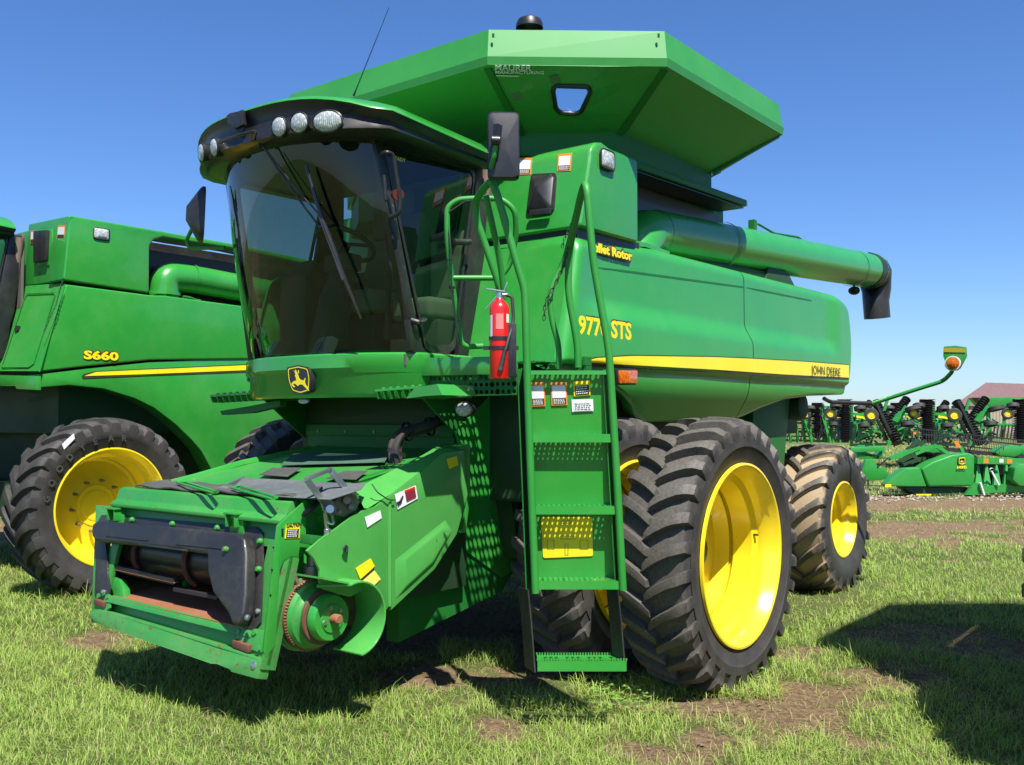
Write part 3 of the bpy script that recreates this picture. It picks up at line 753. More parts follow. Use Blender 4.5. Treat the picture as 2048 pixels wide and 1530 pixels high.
ringloft([roofring(1.012, 3.598, .033), roofring(1.012, 3.608, .03), roofring(.985, 3.628, .0), roofring(.90, 3.658, -.10, drop=.07), roofring(.72, 3.68, -.25, drop=.04), roofring(.4, 3.69, -.5, drop=.02)], 'roof', 'green', cab, smooth=60)
def lampat(u, v, y, a, b_, name='roof_lamp', nx=0):
    c = at(u, v, y=y); oval_lamp(name, c, (nx, -1, -.12), EZ, a, b_, .09, cab)
lampat(559, 254, -2.165, .060, .060, nx=.10); lampat(599, 246, -2.165, .066, .060, nx=.16); lampat(655, 243, -2.13, .092, .062, nx=.42)
lampat(430, 295, -2.165, .058, .060, nx=-.25); lampat(405, 305, -2.13, .058, .060, nx=-.35)
m = MB()
for x in (-.52, .12, .36, .62): pass
m.tube(fillet([at(440, 285, y=-2.20), at(478, 270, y=-2.24), at(512, 262, y=-2.22), at(505, 285, y=-2.14)], .03), .012, 8); m.build('roof_grab_bar', 'black', cab)
m = MB(); q = [at(u, v, y=-2.2) for u, v in ((452, 232), (460, 226), (478, 222), (484, 219), (483, 228), (486, 248), (472, 256), (455, 246))]; m.prism(q, (0, .03, 0)); m.bar(at(466, 245, y=-2.19), at(480, 270, y=-2.16), .03, .02); m.build('receiver_bracket', 'black', cab, bevel=.003)
# wiper
m = MB()
W0 = [at(518, 280, y=-2.13), at(640, 455, y=-1.93)]; W1 = [at(533, 300, y=-2.12), at(655, 448, y=-1.93)]
m.tube([W0[0], W0[0].lerp(W0[1], .5)+V((0, -.02, 0)), W0[1]], .007, 6); m.tube([W1[0], W1[0].lerp(W1[1], .5)+V((0, -.02, 0)), W1[1]], .005, 6)
m.cyl(at(516, 275, y=-2.12), at(524, 292, y=-2.12), .02, 8)
bl = [at(u, v, y=yy) for u, v, yy in ((612, 330, -2.03), (640, 425, -1.975), (655, 465, -1.95), (690, 560, -1.87), (722, 638, -1.77))]
m.tube(bl, [.010, .013, .015, .013, .007], 6); m.bar(W0[1], W1[1], .02, .012); m.bar(bl[1]+V((0, -.012, 0)), bl[3]+V((0, -.012, 0)), .012, .02)
m.build('wiper', 'black', cab)
# door grab handle and hinges
DP = lambda u, v, o=.0: at(u, v, x=.83+o)
m = MB(); m.tube(fillet([DP(762, 308), DP(772, 304, .06), DP(786, 308, .07), DP(801, 405, .07), DP(798, 428, .06), DP(780, 434)], .03), .014, 8); m.tube([DP(768, 350), DP(772, 400)], .012, 8); m.build('door_grab_handle', 'black', cab, smooth=60)
m = MB(); m.tube(fillet([DP(822, 640), DP(838, 645, .04), DP(850, 640, .03)], .01), .018, 8); m.bar(DP(815, 640), DP(822, 700), .03, .03); m.build('door_hinge', 'black', cab, bevel=.004)
m = MB(); m.cyl(DP(793, 389, .03), DP(797, 389, .07), .035, 16); m.build('door_reflector', paint('dark red reflector', (.12, .02, .02), .3, .4, 0), cab)
m = MB(); m.tube([at(908, 484, x=.86), at(940, 484, x=.87)], .022, 8); m.build('door_latch', 'black_plastic', cab, bevel=.004)
text('window_lettering', 'READY', 'decal_yellow', cab, at(786, 318, x=.823), (0, 1, 0), (0, 0, 1), .035, .001)
# --- apron under the windshield ------------------------------------------
ap = empty('cab_apron', (0, 0, 0), main)
def aparc(hw, ys, bow, z, p=3.0): return arc(hw, ys, bow, z, 28, p)
R = [aparc(.86, -1.46, .30, 2.112), aparc(.885, -1.45, .33, 2.10), aparc(.885, -1.45, .335, 2.02), aparc(.87, -1.44, .315, 1.99), aparc(.865, -1.44, .315, 1.86), aparc(.85, -1.43, .30, 1.835)]
m = MB(); m.grid([[r[0]+V((0, .45, 0))]+r+[r[-1]+V((0, .45, 0))] for r in R]); m.build('apron_panel', 'green', ap, smooth=45)
m = MB(); r = R[0]; m.add(r+[p+V((-p.x*.1, .08, 0)) for p in r], [(i, i+1, i+1+len(r), i+len(r)) for i in range(len(r)-1)]); m.build('apron_sill', 'green', ap)
# emblem plaque (leaping stag in a yellow ring on black)
pc = at(597, 760, y=-1.80); px_ = lambda u, v, o=0: at(u, v, y=-1.80-o)
outl = [(573, 735), (596, 730), (617, 735), (621, 757), (619, 783), (601, 789), (583, 783), (575, 760)]
def rpoly(P, r, n=4, y=None, o=0):
    q = [px_(u, v, o) for u, v in P]; return fillet([q[0].lerp(q[-1], .5)]+q+[q[0].lerp(q[-1], .5)], r, n)[:-1]
em = MB(); em.prism(rpoly(outl, .02), (0, .05, 0)); emo = em.build('emblem_plaque', 'black', ap)
def shrink(P, s): 
    cx = sum(p[0] for p in P)/len(P); cy = sum(p[1] for p in P)/len(P); return [(cx+(p[0]-cx)*s, cy+(p[1]-cy)*s) for p in P]
m = MB(); a_ = rpoly(shrink(outl, .90), .018, 4, o=.002); b2 = rpoly(shrink(outl, .83), .016, 4, o=.002); n = len(a_)
m.add(a_+b2, [(k, (k+1) % n, (k+1) % n+n, k+n) for k in range(n)]); m.build('emblem_ring', 'decal_yellow', emo)
def stag(px, y_off, parent, s=1.0, name='emblem_stag', cx=597, cy=760, th=.002, fn=None):
    """leaping stag outline, drawn about the plaque centre"""
    body = [(-13, 6), (-9, 2), (-4, 1), (-5, -5), (-7, -9), (-4, -12), (-1, -11), (1, -4), (5, 0), (11, 1), (13, -4), (14, -3), (13, 3), (14, 9), (19, 15), (21, 22), (13, 14), (8, 9), (3, 9), (-1, 12), (-7, 7), (-11, 9), (-7, 14), (-9, 15), (-14, 9)]
    ant = [[(-6, -11), (-7, -16), (-10, -19), (-6, -17), (-6, -21), (-4, -17), (-3, -12)], [(-3, -11), (-1, -16), (0, -20), (1, -15), (-1, -11)]]
    m = MB()
    for P in [body]+ant: m.prism([fn(cx+a*s, cy+b_*s) for a, b_ in P], y_off)
    return m.build(name, 'decal_yellow', parent)
stag(None, V((0, -.002, 0)), emo, 1.0, fn=lambda u, v: px_(u, v, .001))
# side steps on the apron
for sx in (1, -1):
    m = MB(); X0 = .48 if sx > 0 else -.86
    o = at(750, 783, y=-1.82) if sx > 0 else at(420, 793, y=-1.60)
    e = at(838, 776, y=-1.76) if sx > 0 else at(498, 788, y=-1.60)
    W = (e-o); m.perf(o+V((0, 0, .012)), W, V((0, .16, 0)), 6, 2, .34)
    m.prism([o, o+W, o+W+V((0, 0, .012)), o+V((0, 0, .012))], (0, .004, 0))
    for k in range(6): m.lathe([(0, .013), (.012, .012)], o+W*((k+.5)/6)+V((0, .04, .012)), (0, 0, 1), 8)
    for k in range(7): p = o+W*(k/6.6); m.prism([p, p+V((.012, 0, 0)), p+V((.012, .02, -.045)), p+V((0, .02, -.045))], (0, .1, 0))
    if sx > 0: m.prism([at(u, v, y=-1.80) for u, v in ((812, 797), (830, 775), (874, 768), (884, 790), (850, 792))], (0, .3, 0))
    else: m.prism([at(u, v, y=-1.55) for u, v in ((498, 780), (540, 786), (540, 800), (505, 800))], (0, .3, 0))
    m.build('foot_step', 'green', ap, bevel=0)
m = MB(); q = [at(u, v, y=-1.5) for u, v in ((440, 822), (500, 812), (560, 800), (560, 812), (500, 826), (444, 830))]; m.prism(q, (0, .06, 0)); m.build('lower_bracket', 'green_dark', ap)
oval_lamp('apron_underlamp', at(608, 801, y=-1.70), (0, -.6, -.8), EZ, .05, .02, .03, ap, body='cast')
# structure below the cab
m = MB(); m.box(-.8, .8, -1.40, -.7, 1.90, 2.03); m.box(-.80, .80, -1.02, -.75, 1.45, 1.92)
m.build('cab_support', 'belly', main, bevel=.01)
m = MB(); 
m.prism([(.78, -1.40, 1.84), (.78, -.95, 1.84), (.78, -.95, 1.50)], (.02, 0, 0)); m.prism([(-.80, -1.40, 1.84), (-.80, -.95, 1.84), (-.80, -.95, 1.50)], (.02, 0, 0))
m.box(-.74, .74, -1.05, -1.0, 1.58, 1.66); m.box(-.74, .74, -1.03, -1.02, 1.45, 1.60)
m.build('cab_crossmember', 'green_dark', main, bevel=.004)
m = MB()
for x in (-.6, -.3, 0, .3, .6): m.cyl((x, -1.055, 1.61), (x, -1.045, 1.61), .012, 6)
pieces(m, 'crossmember_bolt', 'cast', main)
oval_lamp('stubble_lamp', at(928, 819, y=-1.25), (.1, -1, 0), EZ, .066, .046, .08, main)
# platform beside the cab
pf = empty('access_platform', (0, 0, 0), main)
m = MB(); m.prism([at(u, v, y=-1.46) for u, v in ((836, 716), (1032, 712), (1032, 748), (838, 752))], (0, .02, 0)); m.build('platform_fascia', 'green', pf, bevel=.004)
m = MB(); m.perf((.84, -1.45, 2.03), (.86, 0, 0), (0, .66, 0), 20, 15, lambda i, j: .40 if (i+j) % 3 else .28); m.build('platform_grating', 'green_dark', pf, smooth=0)
m = MB(); m.perf(at(845, 752, y=-1.42), V((.75, 0, 0)), V((0, 0, -.13)), 18, 3, lambda i, j: .30 if (i*3+j) % 4 else .42); m.build('perforated_skirt', 'green_dark', pf, smooth=0)
m = MB(); m.box(.85, 1.62, -.80, -.72, 1.95, 2.09); m.box(.85, .90, -1.44, -.78, 1.94, 2.02); m.box(1.25, 1.30, -1.44, -.78, 1.94, 2.02)
m.build('platform_beam', 'green_dark', pf)
# large side plate behind the ladder
m = MB(); m.prism([(.80, -1.10, 1.62), (.80, -.62, 1.95), (.80, -.25, 1.9), (.80, -.25, .7), (.80, -.62, .62), (.80, -1.02, .85), (.80, -1.02, 1.45)], (.015, 0, 0)); m.build('feeder_side_plate', 'green', main)
m = MB(); m.prism([(.70, -1.6, .35), (.70, -.6, .52), (.70, -.3, .8), (.70, -1.0, .85), (.7, -1.6, .6)], (.1, 0, 0)); m.build('lift_frame', 'green_dark', main)
# orange turn lamp by the ladder
m = MB(); q = quadpx([(1232, 738), (1273, 738), (1273, 770), (1234, 770)], x=1.72); m.prism(q, (-.05, 0, 0)); tl = m.build('turn_signal', 'black', main, bevel=.006)
m = MB(); q = quadpx([(1235, 741), (1270, 741), (1270, 767), (1236, 767)], x=1.722); m.prism(q, (.02, 0, 0)); m.build('lens', 'amber', tl, bevel=.006)
# ================================================================== feeder house
fh = empty('feeder_house', (0, 0, 0), main)
FO = V((0, -2.60, .42)); FU = V((0, .22, .82)).normalized(); FN = V((0, -.82, .22)).normalized(); FXv = V((1, 0, 0))
def fp(x, s, n=0): return FO+FXv*x+FU*s+FN*n
def fpx(u, v, n=0): return at(u, v, pl=(FO+FN*n, FN))
def fprism(px, name, mat, n0, n1, parent=fh, bevel=.004, **k):
    m = MB(); m.prism([fpx(u, v, n0) for u, v in px], FN*(n1-n0)); return m.build(name, mat, parent, bevel=bevel, **k)
# housing behind the faceplate
m = MB()
def fbox(x0, x1, pts): m.prism([(x0, y, z) for y, z in pts], (x1-x0, 0, 0))
topf, topb = (-2.34, 1.27), (-.95, 1.52); botf, botb = (-2.55, .50), (-.75, .95)
fbox(-.64, -.60, [(-2.15, .60), (-2.15, 1.27), topb, botb]); fbox(.74, .80, [botf, topf, topb, botb])
m.prism([(-.64, topf[0], topf[1]-.02), (-.64, topb[0], topb[1]-.02), (-.64, topb[0], topb[1]-.05), (-.64, topf[0], topf[1]-.05)], (1.44, 0, 0))
m.prism([(-.64, -1.78, .70), (-.64, botb[0], botb[1]), (-.64, botb[0], botb[1]-.03), (-.64, -1.78, .67)], (1.44, 0, 0))
m.build('housing', 'green', fh, bevel=.006)
def ftop(y, o=0): return topf[1]+(topb[1]-topf[1])*(y-topf[0])/(topb[0]-topf[0])-.02+o
def topquad(name, mat, pts, o, th=.004):
    mm = MB(); mm.prism([(x, y, ftop(y, o)) for x, y in pts], (0, 0, th)); return mm.build(name, mat, fh)
topquad('top_plate', 'green_worn', [(-.84, -2.33), (.80, -2.33), (.80, -1.0), (-.64, -1.0), (-.64, -2.05)], .002, .012)
TP = (V((0, topf[0], topf[1]+.0)), V((0, -(topb[1]-topf[1]), topb[0]-topf[0])).normalized())
def toppx(px, name, mat, o=.016, th=.003):
    mm = MB(); q = [at(u, v, pl=(TP[0]+V((0, 0, o)), TP[1])) for u, v in px]; mm.prism(q, (0, 0, th)); return mm.build(name, mat, fh)
toppx([(445, 972), (488, 956), (700, 968), (732, 966), (722, 980), (660, 1000), (520, 992)], 'non_slip_pad', 'grey_tape')
toppx([(420, 985), (480, 955), (489, 953), (470, 972), (436, 984)], 'non_slip_pad', 'grey_tape')
toppx([(518, 950), (545, 936), (603, 936), (575, 954)], 'grip_patch', 'mat_pad', .018)
toppx([(652, 957), (690, 942), (735, 942), (712, 960)], 'grip_patch', 'mat_pad', .018)
toppx([(560, 931), (590, 905), (780, 905), (770, 925)], 'non_slip_pad', paint('green grey pad', (.03, .1, .06), .8, 0, .2), .016)
# raised edge rails of the top
m = MB(); m.tube([(-.66, -2.2, ftop(-2.2)+.0), (-.64, -1.7, ftop(-1.7)+.02), (-.62, -1.1, ftop(-1.1)+.0)], .03, 8); m.build('edge_rail', 'green', fh)
m = MB(); q = [at(u, v, x=-.66) for u, v in ((341, 966), (400, 951), (470, 934), (505, 922), (540, 919), (590, 905))]; m.tube(fillet(q, .05), .022, 8); m.strip([p-V((0, 0, .06)) for p in q], [p-V((-.12, 0, .03)) for p in q]); m.build('edge_flange', 'green_worn', fh, bevel=.0)
m = MB()
for px in (((354, 965), (372, 964), (435, 984), (428, 986)), ((463, 975), (480, 972), (554, 995), (545, 998))):
    q = [at(u, v, pl=(TP[0]+V((0, 0, .035)), TP[1])) for u, v in px]; m.tube(q+[q[0]], .008, 6)
pieces(m, 'top_hook', 'green', fh)
# rubber flap along the top front
m = MB()
for (a, b_) in ((-.80, .02), (.0, .79)):
    rows = []
    for i in range(13):
        x = a+(b_-a)*i/12; w = .010*math.sin(i*1.3)
        rows.append([(x, -2.20, ftop(-2.20)+.022+w*.5), (x, -2.31, ftop(-2.31)+.034+w*.3), (x, -2.40, 1.272+w*.6+(.008 if a == 0 else 0))])
    m.grid(rows)
pieces(m, 'rubber_flap', 'mat_pad', fh, solid=.008)
# face frame: top channel, posts, sill
def ffr(px, name, mat, n0, n1, **k): return fprism(px, name, mat, n0, n1, **k)
m = MB()
SEC = [(.84, -.02), (.87, .0), (.845, .05), (.775, .055), (.74, .09), (.72, .085), (.72, .0)]
m.prism([fp(-.93, s, n_) for s, n_ in SEC], V((1.73, 0, 0))); m.build('top_channel', 'green_worn', fh, bevel=.008)
m = MB(); m.box(0, 0, 0, 0, 0, 0); m = MB()
m.prism([fp(-.89, .0), fp(-.89, .80), fp(.87, .80), fp(.87, .0), fp(.67, .0), fp(.67, .60), fp(-.80, .60), fp(-.80, .0)], FN*.03); m.prism([fpx(u, v, .0) for u, v in ((191, 1246), (200, 1012), (240, 1014), (222, 1090), (222, 1180), (226, 1248))], FN*.031); m.build('face_frame', 'green_worn', fh, bevel=.004)
m = MB(); m.prism([fp(.852, -.02, -.04), fp(.852, .72, -.04), fp(.852, .72, .055), fp(.852, -.02, .055)], (.018, 0, 0)); m.build('face_edge', 'green_rusty', fh, bevel=.003)
for u, v in ((237, 1030), (476, 1040)):
    c = fpx(u, v-12, .06); m = MB()
    m.box(c.x-.055, c.x+.055, c.y-.06, c.y+.0, c.z-.0, c.z+.012); m.box(c.x-.045, c.x-.035, c.y-.055, c.y+.03, c.z-.07, c.z); m.box(c.x+.035, c.x+.045, c.y-.055, c.y+.03, c.z-.07, c.z); m.box(c.x-.05, c.x+.075, c.y-.02, c.y+.02, c.z-.12, c.z-.03)
    m.build('latch_hook', 'green', fh, bevel=.004)
# shroud
back = fprism([(200, 1041), (206, 1030), (240, 1031), (516, 1055), (527, 1066), (529, 1112), (524, 1246), (509, 1262), (488, 1258), (478, 1215), (440, 1150), (440, 1085), (212, 1062), (218, 1121), (218, 1149), (224, 1178), (215, 1203), (196, 1199), (192, 1187), (194, 1131), (192, 1074)], 'shroud', 'black_shroud', .032, .044)
HD = [(206, 1052), (218, 1045), (360, 1057), (495, 1070), (511, 1080), (515, 1112), (514, 1192), (509, 1234), (498, 1256), (487, 1250), (479, 1229), (448, 1187), (438, 1149), (437, 1112), (375, 1103), (213, 1087), (205, 1075)]
fprism(HD, 'shroud_hood', 'black_shroud', .044, .125, parent=back, bevel=.034, seg=5, smooth=60)
m = MB()
for u, v in ((266, 1040), (347, 1048), (437, 1056), (453, 1099), (522, 1083), (519, 1139), (201, 1071)):
    c = fpx(u, v, .045); m.lathe([(0, .018), (.012, .018), (.022, .012), (.024, .001)], fpx(u, v, .125) if u == 453 else c, FN, 10)
pieces(m, 'shroud_bolt', 'green_worn', fh)
m = MB()
for u, v in ((496, 1235), (517, 1223), (208, 1184)):
    c = fpx(u, v, .115 if u == 496 else .045); m.lathe([(0, .016), (.012, .015), (.018, .008), (.019, .001)], c, FN, 10)
pieces(m, 'shroud_screw', 'steel', fh)
m = MB()
for u in (237, 278, 321, 366, 414, 466): m.tube([fpx(u-8, 1062+(u-237)*.09, .122), fpx(u+3, 1051+(u-237)*.09, .085)], .006, 5)
for (u0, v0, u1, v1) in ((213, 1071, 296, 1081), (277, 1088, 375, 1101), (354, 1088, 445, 1097)): m.tube([fpx(u0, v0, .124), fpx(u1, v1, .124)], .007, 5)
pieces(m, 'shroud_rib', 'black_shroud', back)
m = MB()
for x0, x1 in ((-.95, -.94), (.722, .735)): m.prism([fp(x0, .08, -.03), fp(x0, .66, -.03), V((x0, -1.78, 1.15)), V((x0, -1.78, .5))], (x1-x0, 0, 0))
m.prism([fp(-.95, .66, -.03), V((-.95, -1.78, 1.15)), V((-.95, -1.78, 1.16)), fp(-.95, .675, -.03)], (1.68, 0, 0)); m.box(-.95, .735, -1.80, -1.78, .5, 1.15); m.build('throat_shade_liner', 'black', fh)  # black lining added to darken the inside of the throat
# throat: drum, slats, rusty floor
m = MB(); m.cyl(fp(-.92, .49, -.20), fp(.72, .49, -.20), .15, 28)
m.build('feeder_drum', 'black', fh, smooth=50)
m = MB()
for x in (-.72, -.16, .42):
    m.tube([fp(x+.0*a, .49+.168*math.sin(a), -.20+.168*math.cos(a)) for a in [k*math.pi/8-1.3 for k in range(14)]], .018, 6)
pieces(m, 'chain_strand', 'rust_dark', fh)
m = MB(); m.bar(fpx(222, 1130, -.0), fpx(352, 1160, -.0), .04, .02); m.bar(fpx(226, 1138, -.03), fpx(350, 1166, -.03), .02, .02); m.bar(fpx(352, 1178, -.02), fpx(440, 1195, -.02), .04, .02); pieces(m, 'feeder_slat', 'disc', fh)
m = MB(); m.bar(fpx(222, 1136, .0), fpx(352, 1165, .0), .03, .006); m.build('slat_wear_strip', 'rust', fh)
m = MB(); m.prism([(-.76, -2.60, .590), (-.76, -2.30, .61), (-.76, -1.8, .61), (-.76, -1.8, .57), (-.76, -2.60, .57)], (1.44, 0, 0)); m.build('feeder_floor', 'rust', fh)
m = MB(); m.prism([(-.76, -1.8, .5), (-.76, -1.78, .5), (-.76, -1.6, 1.35), (-.76, -1.62, 1.35)], (1.5, 0, 0)); m.build('throat_shadow_plate', 'rust_dark', fh)  # dark plate added at the back of the throat, shadow put into its colour
m = MB(); m.prism([fp(-.76, .02), fp(.72, .02), fp(.72, .16), fp(-.76, .165)], FN*-.03); m.prism([fp(-.78, .135, .0), fp(.72, .12, .0), fp(.72, .165, -.01), fp(-.78, .178, -.01)], FN*.05)
m.build('sill_plate', 'green_worn', fh, bevel=.006)
m = MB(); m.prism([fp(-.90, .03, .05), fp(-.80, -.0, .05), fp(-.60, -.01, .07), fp(.46, -.055, .07), fp(.50, -.05, .06), fp(.62, -.06, .06), fp(.64, -.07, .06), fp(.86, -.07, .06), fp(.86, .03, .06), fp(.64, .045, .06), fp(.50, .05, .07), fp(.46, .055, .07), fp(-.62, .085, .07), fp(-.80, .085, .05), fp(-.90, .055, .05)], FN*-.07); m.build('lower_beam', 'green_rusty', fh, bevel=.008)
m = MB(); m.bar(fp(-.86, .125, .05), fp(-.74, .118, .05), .03, .035); m.bar(fp(.60, .075, .05), fp(.74, .065, .05), .03, .04); pieces(m, 'hinge_block', 'rust_dark', fh, bevel=.004)
m = MB()
for x, s in ((-.85, .16), (-.80, .18), (-.75, .165), (.61, .135), (.68, .135), (.74, .15), (.80, .075), (-.70, .11)): m.lathe([(0, .017), (.012, .017), (.013, .001)], fp(x, s, .04), FN, 6)
pieces(m, 'hinge_bolt', 'green_worn', fh)
m = MB(); m.lathe([(0, .022), (.014, .022), (.02, .012), (.021, .001)], fp(.81, -.01, .05), FN, 16); m.build('pivot_pin', 'steel', fh)
m = MB(); m.prism([fp(.58, .06, .035), fp(.86, .06, .035), fp(.86, .17, .035), fp(.62, .17, .035)], FN*.008); m.prism([fp(-.88, .06, .035), fp(-.70, .06, .035), fp(-.70, .17, .035), fp(-.86, .22, .035)], FN*.008)
pieces(m, 'hinge_plate', 'green_worn', fh, bevel=.004)
m = MB(); m.prism([fpx(u, v, .0) for u, v in ((228, 1196), (247, 1196), (246, 1178), (238, 1158), (226, 1153), (222, 1170))], FN*-.05); m.build('throat_guide', 'green_worn', fh, bevel=.004)
# right-hand side wall (near) with arched cut-out
SW = .872
sidepx = [(555, 1052), (612, 1000), (612, 1085), (630, 1095), (613, 1105), (600, 1115), (583, 1113), (568, 1122), (560, 1140), (556, 1200), (552, 1290), (540, 1304), (532, 1316), (527, 1300)]
# plane through the posts: x = SW
m = MB(); m.prism([at(u, v, x=SW) for u, v in sidepx], (-.012, 0, 0)); m.build('side_wall', 'green', fh, bevel=.002)
m = MB(); m.box(.80, .865, -2.1, -1.05, .62, 1.22); m.build('drive_side_frame', 'belly', fh, bevel=.01)
sticker([(572, 1049), (600, 1048), (598, 1076), (569, 1077)], fh, NS, frame='decal_yellow', face='decal_yellow', foot='black', name='caution_decal', split=.34, x=SW+.001)
text('caution_lettering', 'CAUTION', 'black', fh, at(573, 1055, x=SW+.008), EY, EZ, .028, .0005, .001, fit=.10)
m = MB()
for v in (1115, 1160, 1205, 1255): m.cyl(at(549-(v-1115)*.06, v-65, x=SW), at(549-(v-1115)*.06, v-65, x=SW)+V((.003, 0, 0)), .006, 8)
m.bar(at(565, 1057, x=SW+.002), at(565, 1072, x=SW+.002), .004, .012); m.build('side_slot', 'black', fh)
# torque tube and hoses on top
m = MB(); m.cyl((.80, -2.15, 1.18), (.92, -2.15, 1.18), .11, 24); m.cyl((.70, -2.22, 1.21), (.95, -2.22, 1.21), .055, 16); m.build('pivot_boss', 'green', fh, smooth=50)
m = MB(); m.tube(fillet([at(640, 975, x=.85), at(638, 1000, x=.88), at(620, 1020, x=.9), at(605, 1030, x=.86)], .05), .016, 8); m.tube(fillet([at(650, 1000, x=.80), at(690, 985, x=.82), at(735, 968, x=.8)], .02), .012, 6); m.build('hydraulic_hose', 'rubber_hose', fh)
# variable speed drive pulley
dr = empty('drive_pulley', (0, 0, 0), main); PS = .78
pc = at(668, 1237, x=1.06); AX = V((1, 0, 0)); c0 = V((.90, pc.y-.10+.10, pc.z))
def lath(prof, name, mat, n=48, sm=35): mm = MB(); mm.lathe([(a_, r_*(PS if r_ > .03 else 1)) for a_, r_ in prof], V((0, pc.y, pc.z)), AX, n); return mm.build(name, mat, dr, smooth=sm)
lath([(.78, .05), (.79, .245), (.80, .262), (.812, .262), (.818, .235), (.832, .235), (.838, .255), (.850, .255), (.852, .20)], 'rear_sheave', 'green_plastic')
lath([(.845, .238), (.850, .245), (.885, .245), (.888, .215)], 'friction_band', 'rust_dark')
m = MB()
for k in range(72):
    a = 2*math.pi*k/72; u_ = V((0, math.cos(a), math.sin(a))); m.bar(V((.885, pc.y, pc.z))+u_*.240*PS, V((.897, pc.y, pc.z))+u_*.232*PS, .008, .018, up=u_)
m.build('sheave_teeth', 'rust', dr)
lath([(.888, .232), (.90, .235), (.925, .22), (.93, .20), (.95, .176), (.96, .172), (.965, .19), (.972, .19)], 'middle_sheave', 'green_worn')
lath([(.972, .188), (.978, .190), (.985, .186), (.987, .16)], 'wear_ring', 'rust_dark')
lath([(.985, .150), (.995, .163), (1.03, .160), (1.045, .148), (1.045, .10), (1.052, .095), (1.052, .035)], 'outer_cap', 'green')
lath([(.8, .026), (1.10, .026), (1.105, .02), (1.105, .001)], 'drive_shaft', 'rust', 16)
m = MB()
for a in (.6, 1.9, 3.4): u_ = V((0, math.cos(a), math.sin(a)))*.075*PS; m.cyl(V((1.04, pc.y, pc.z))+u_, V((1.06, pc.y, pc.z))+u_, .013, 6)
pieces(m, 'cap_bolt', 'steel', dr)
m = MB(); q = V((.86, pc.y+.02, pc.z+.205)); m.cyl(q, q+V((0, 0, .05)), .05, 16); m.cyl(q+V((0, 0, .05)), q+V((0, 0, .11)), .032, 12); m.tube([q+V((0, -.14, .05)), q+V((0, -.12, .0)), q+V((0, -.08, -.06))], .014, 8); m.build('grease_fitting', 'cast', dr)
# moulded plastic shields over the drive
sh = empty('drive_shield', (0, 0, 0), main)
def L(u, v, x): return at(u, v, x=x)
m = MB()
crease = [(614, 1102), (636, 1083), (655, 1072), (676, 1052), (697, 1030), (722, 1014)]
outer = [(616, 1090), (640, 1066), (668, 1052), (690, 1032), (706, 1018), (726, 1006)]
fr = [(614, 1102), (640, 1079), (676, 1055), (702, 1034), (736, 1018), (779, 1003), (779, 1214), (768, 1225), (757, 1200), (738, 1182), (722, 1183), (701, 1194), (672, 1188), (645, 1178), (640, 1165), (640, 1140), (628, 1117)]
m.prism([L(u, v, 1.02) for u, v in fr], (-.02, 0, 0))
top_in = [L(u, v, .93)+V((0, .02, .02)) for u, v in fr[:6]]
m.strip([L(u, v, 1.02) for u, v in fr[:6]], top_in)
m.build('front_shield', 'green_plastic', sh, bevel=.006, smooth=50)
rr_ = [(740, 1021), (780, 990), (849, 938), (886, 905), (928, 900), (936, 990), (914, 1068), (870, 1138), (781, 1222), (779, 1005)]
m = MB(); m.prism([L(u, v, 1.02) for u, v in rr_[0:]], (-.015, 0, 0))
m.strip([L(u, v, 1.019) for u, v in ((728, 1016), (735, 1017), (782, 988), (849, 937), (886, 904), (930, 899))], [L(u, v, .84) for u, v in ((710, 980), (716, 974), (782, 942), (845, 910), (874, 893), (934, 890))])
m.build('rear_shield', 'green_plastic', sh, bevel=.006, smooth=40)
m = MB(); m.tube([L(779, 1000, 1.022), L(779, 1212, 1.022)], .012, 8); m.build('shield_hinge', 'green_plastic', sh)
m = MB(); m.prism([L(u, v, 1.0) for u, v in ((915, 893), (936, 888), (941, 890), (940, 1000), (932, 1066), (926, 1066), (934, 990), (928, 905))], (-.2, 0, 0)); m.build('shield_rear_flange', 'green', sh, bevel=.003)
# raised belly of the rear shield
m = MB(); q = [L(u, v, 1.021) for u, v in ((790, 1120), (890, 1040), (905, 1062), (868, 1128), (790, 1200))]; q2 = [q[0].lerp(sum(q, V())/5, .25)+V((.02, 0, 0)) for q_ in (0,)]; cc = sum(q, V())/5
m.add(q+[p.lerp(cc, .3)+V((.018, 0, 0)) for p in q], [(i, (i+1) % 5, (i+1) % 5+5, i+5) for i in range(5)]+[(5, 6, 7, 8, 9)]); m.build('shield_bulge', 'green_plastic', sh, bevel=.01, smooth=60)
# round guard open towards the front
m = MB(); gc = V((0, L(700, 1237, 1.05).y, L(700, 1237, 1.05).z)); r_ = .20
N = 26; A = []; B = []
gc = V((0, pc.y+.085, pc.z-.005))
for i in range(N+1):
    a = math.pi*.60-i/N*math.pi*1.06        # from the top round the back to below
    p = gc+V((0, math.cos(a)*.20, math.sin(a)*.20)); A.append(p+V((.93, 0, 0))); B.append(p+V((1.16, 0, 0)))
m.strip(A, B); m.build('round_guard', 'green_plastic', sh, solid=.012, smooth=60, bevel=.003)
m = MB(); m.tube(fillet([L(634, 1172, 1.03)+V((0, 0, 0)), B[0], ], .01), .01, 6); m.prism([A[0], B[0], B[0]+V((0, -.18, .05)), A[0]+V((0, -.18, .05))], (0, 0, .01)); m.build('guard_lip', 'green_plastic', sh)
decal('yellow_decal', 'decal_yellow', quadpx([(711, 1137), (741, 1117), (749, 1132), (721, 1160)], x=1.023), NS, sh)
decal('yellow_decal', paint('pale yellow decal', (.85, .72, .12), .4, .1, .02), quadpx([(722, 1162), (747, 1139), (761, 1158), (735, 1183)], x=1.023), NS, sh)
m = MB(); m.bar(L(722, 1160, 1.028), L(748, 1137, 1.028), .003, .010); m.build('decal_rule', 'black', sh)
decal('white_decal', 'white', quadpx([(729, 1035), (760, 1021), (763, 1036), (734, 1055)], x=1.023), NS, sh)
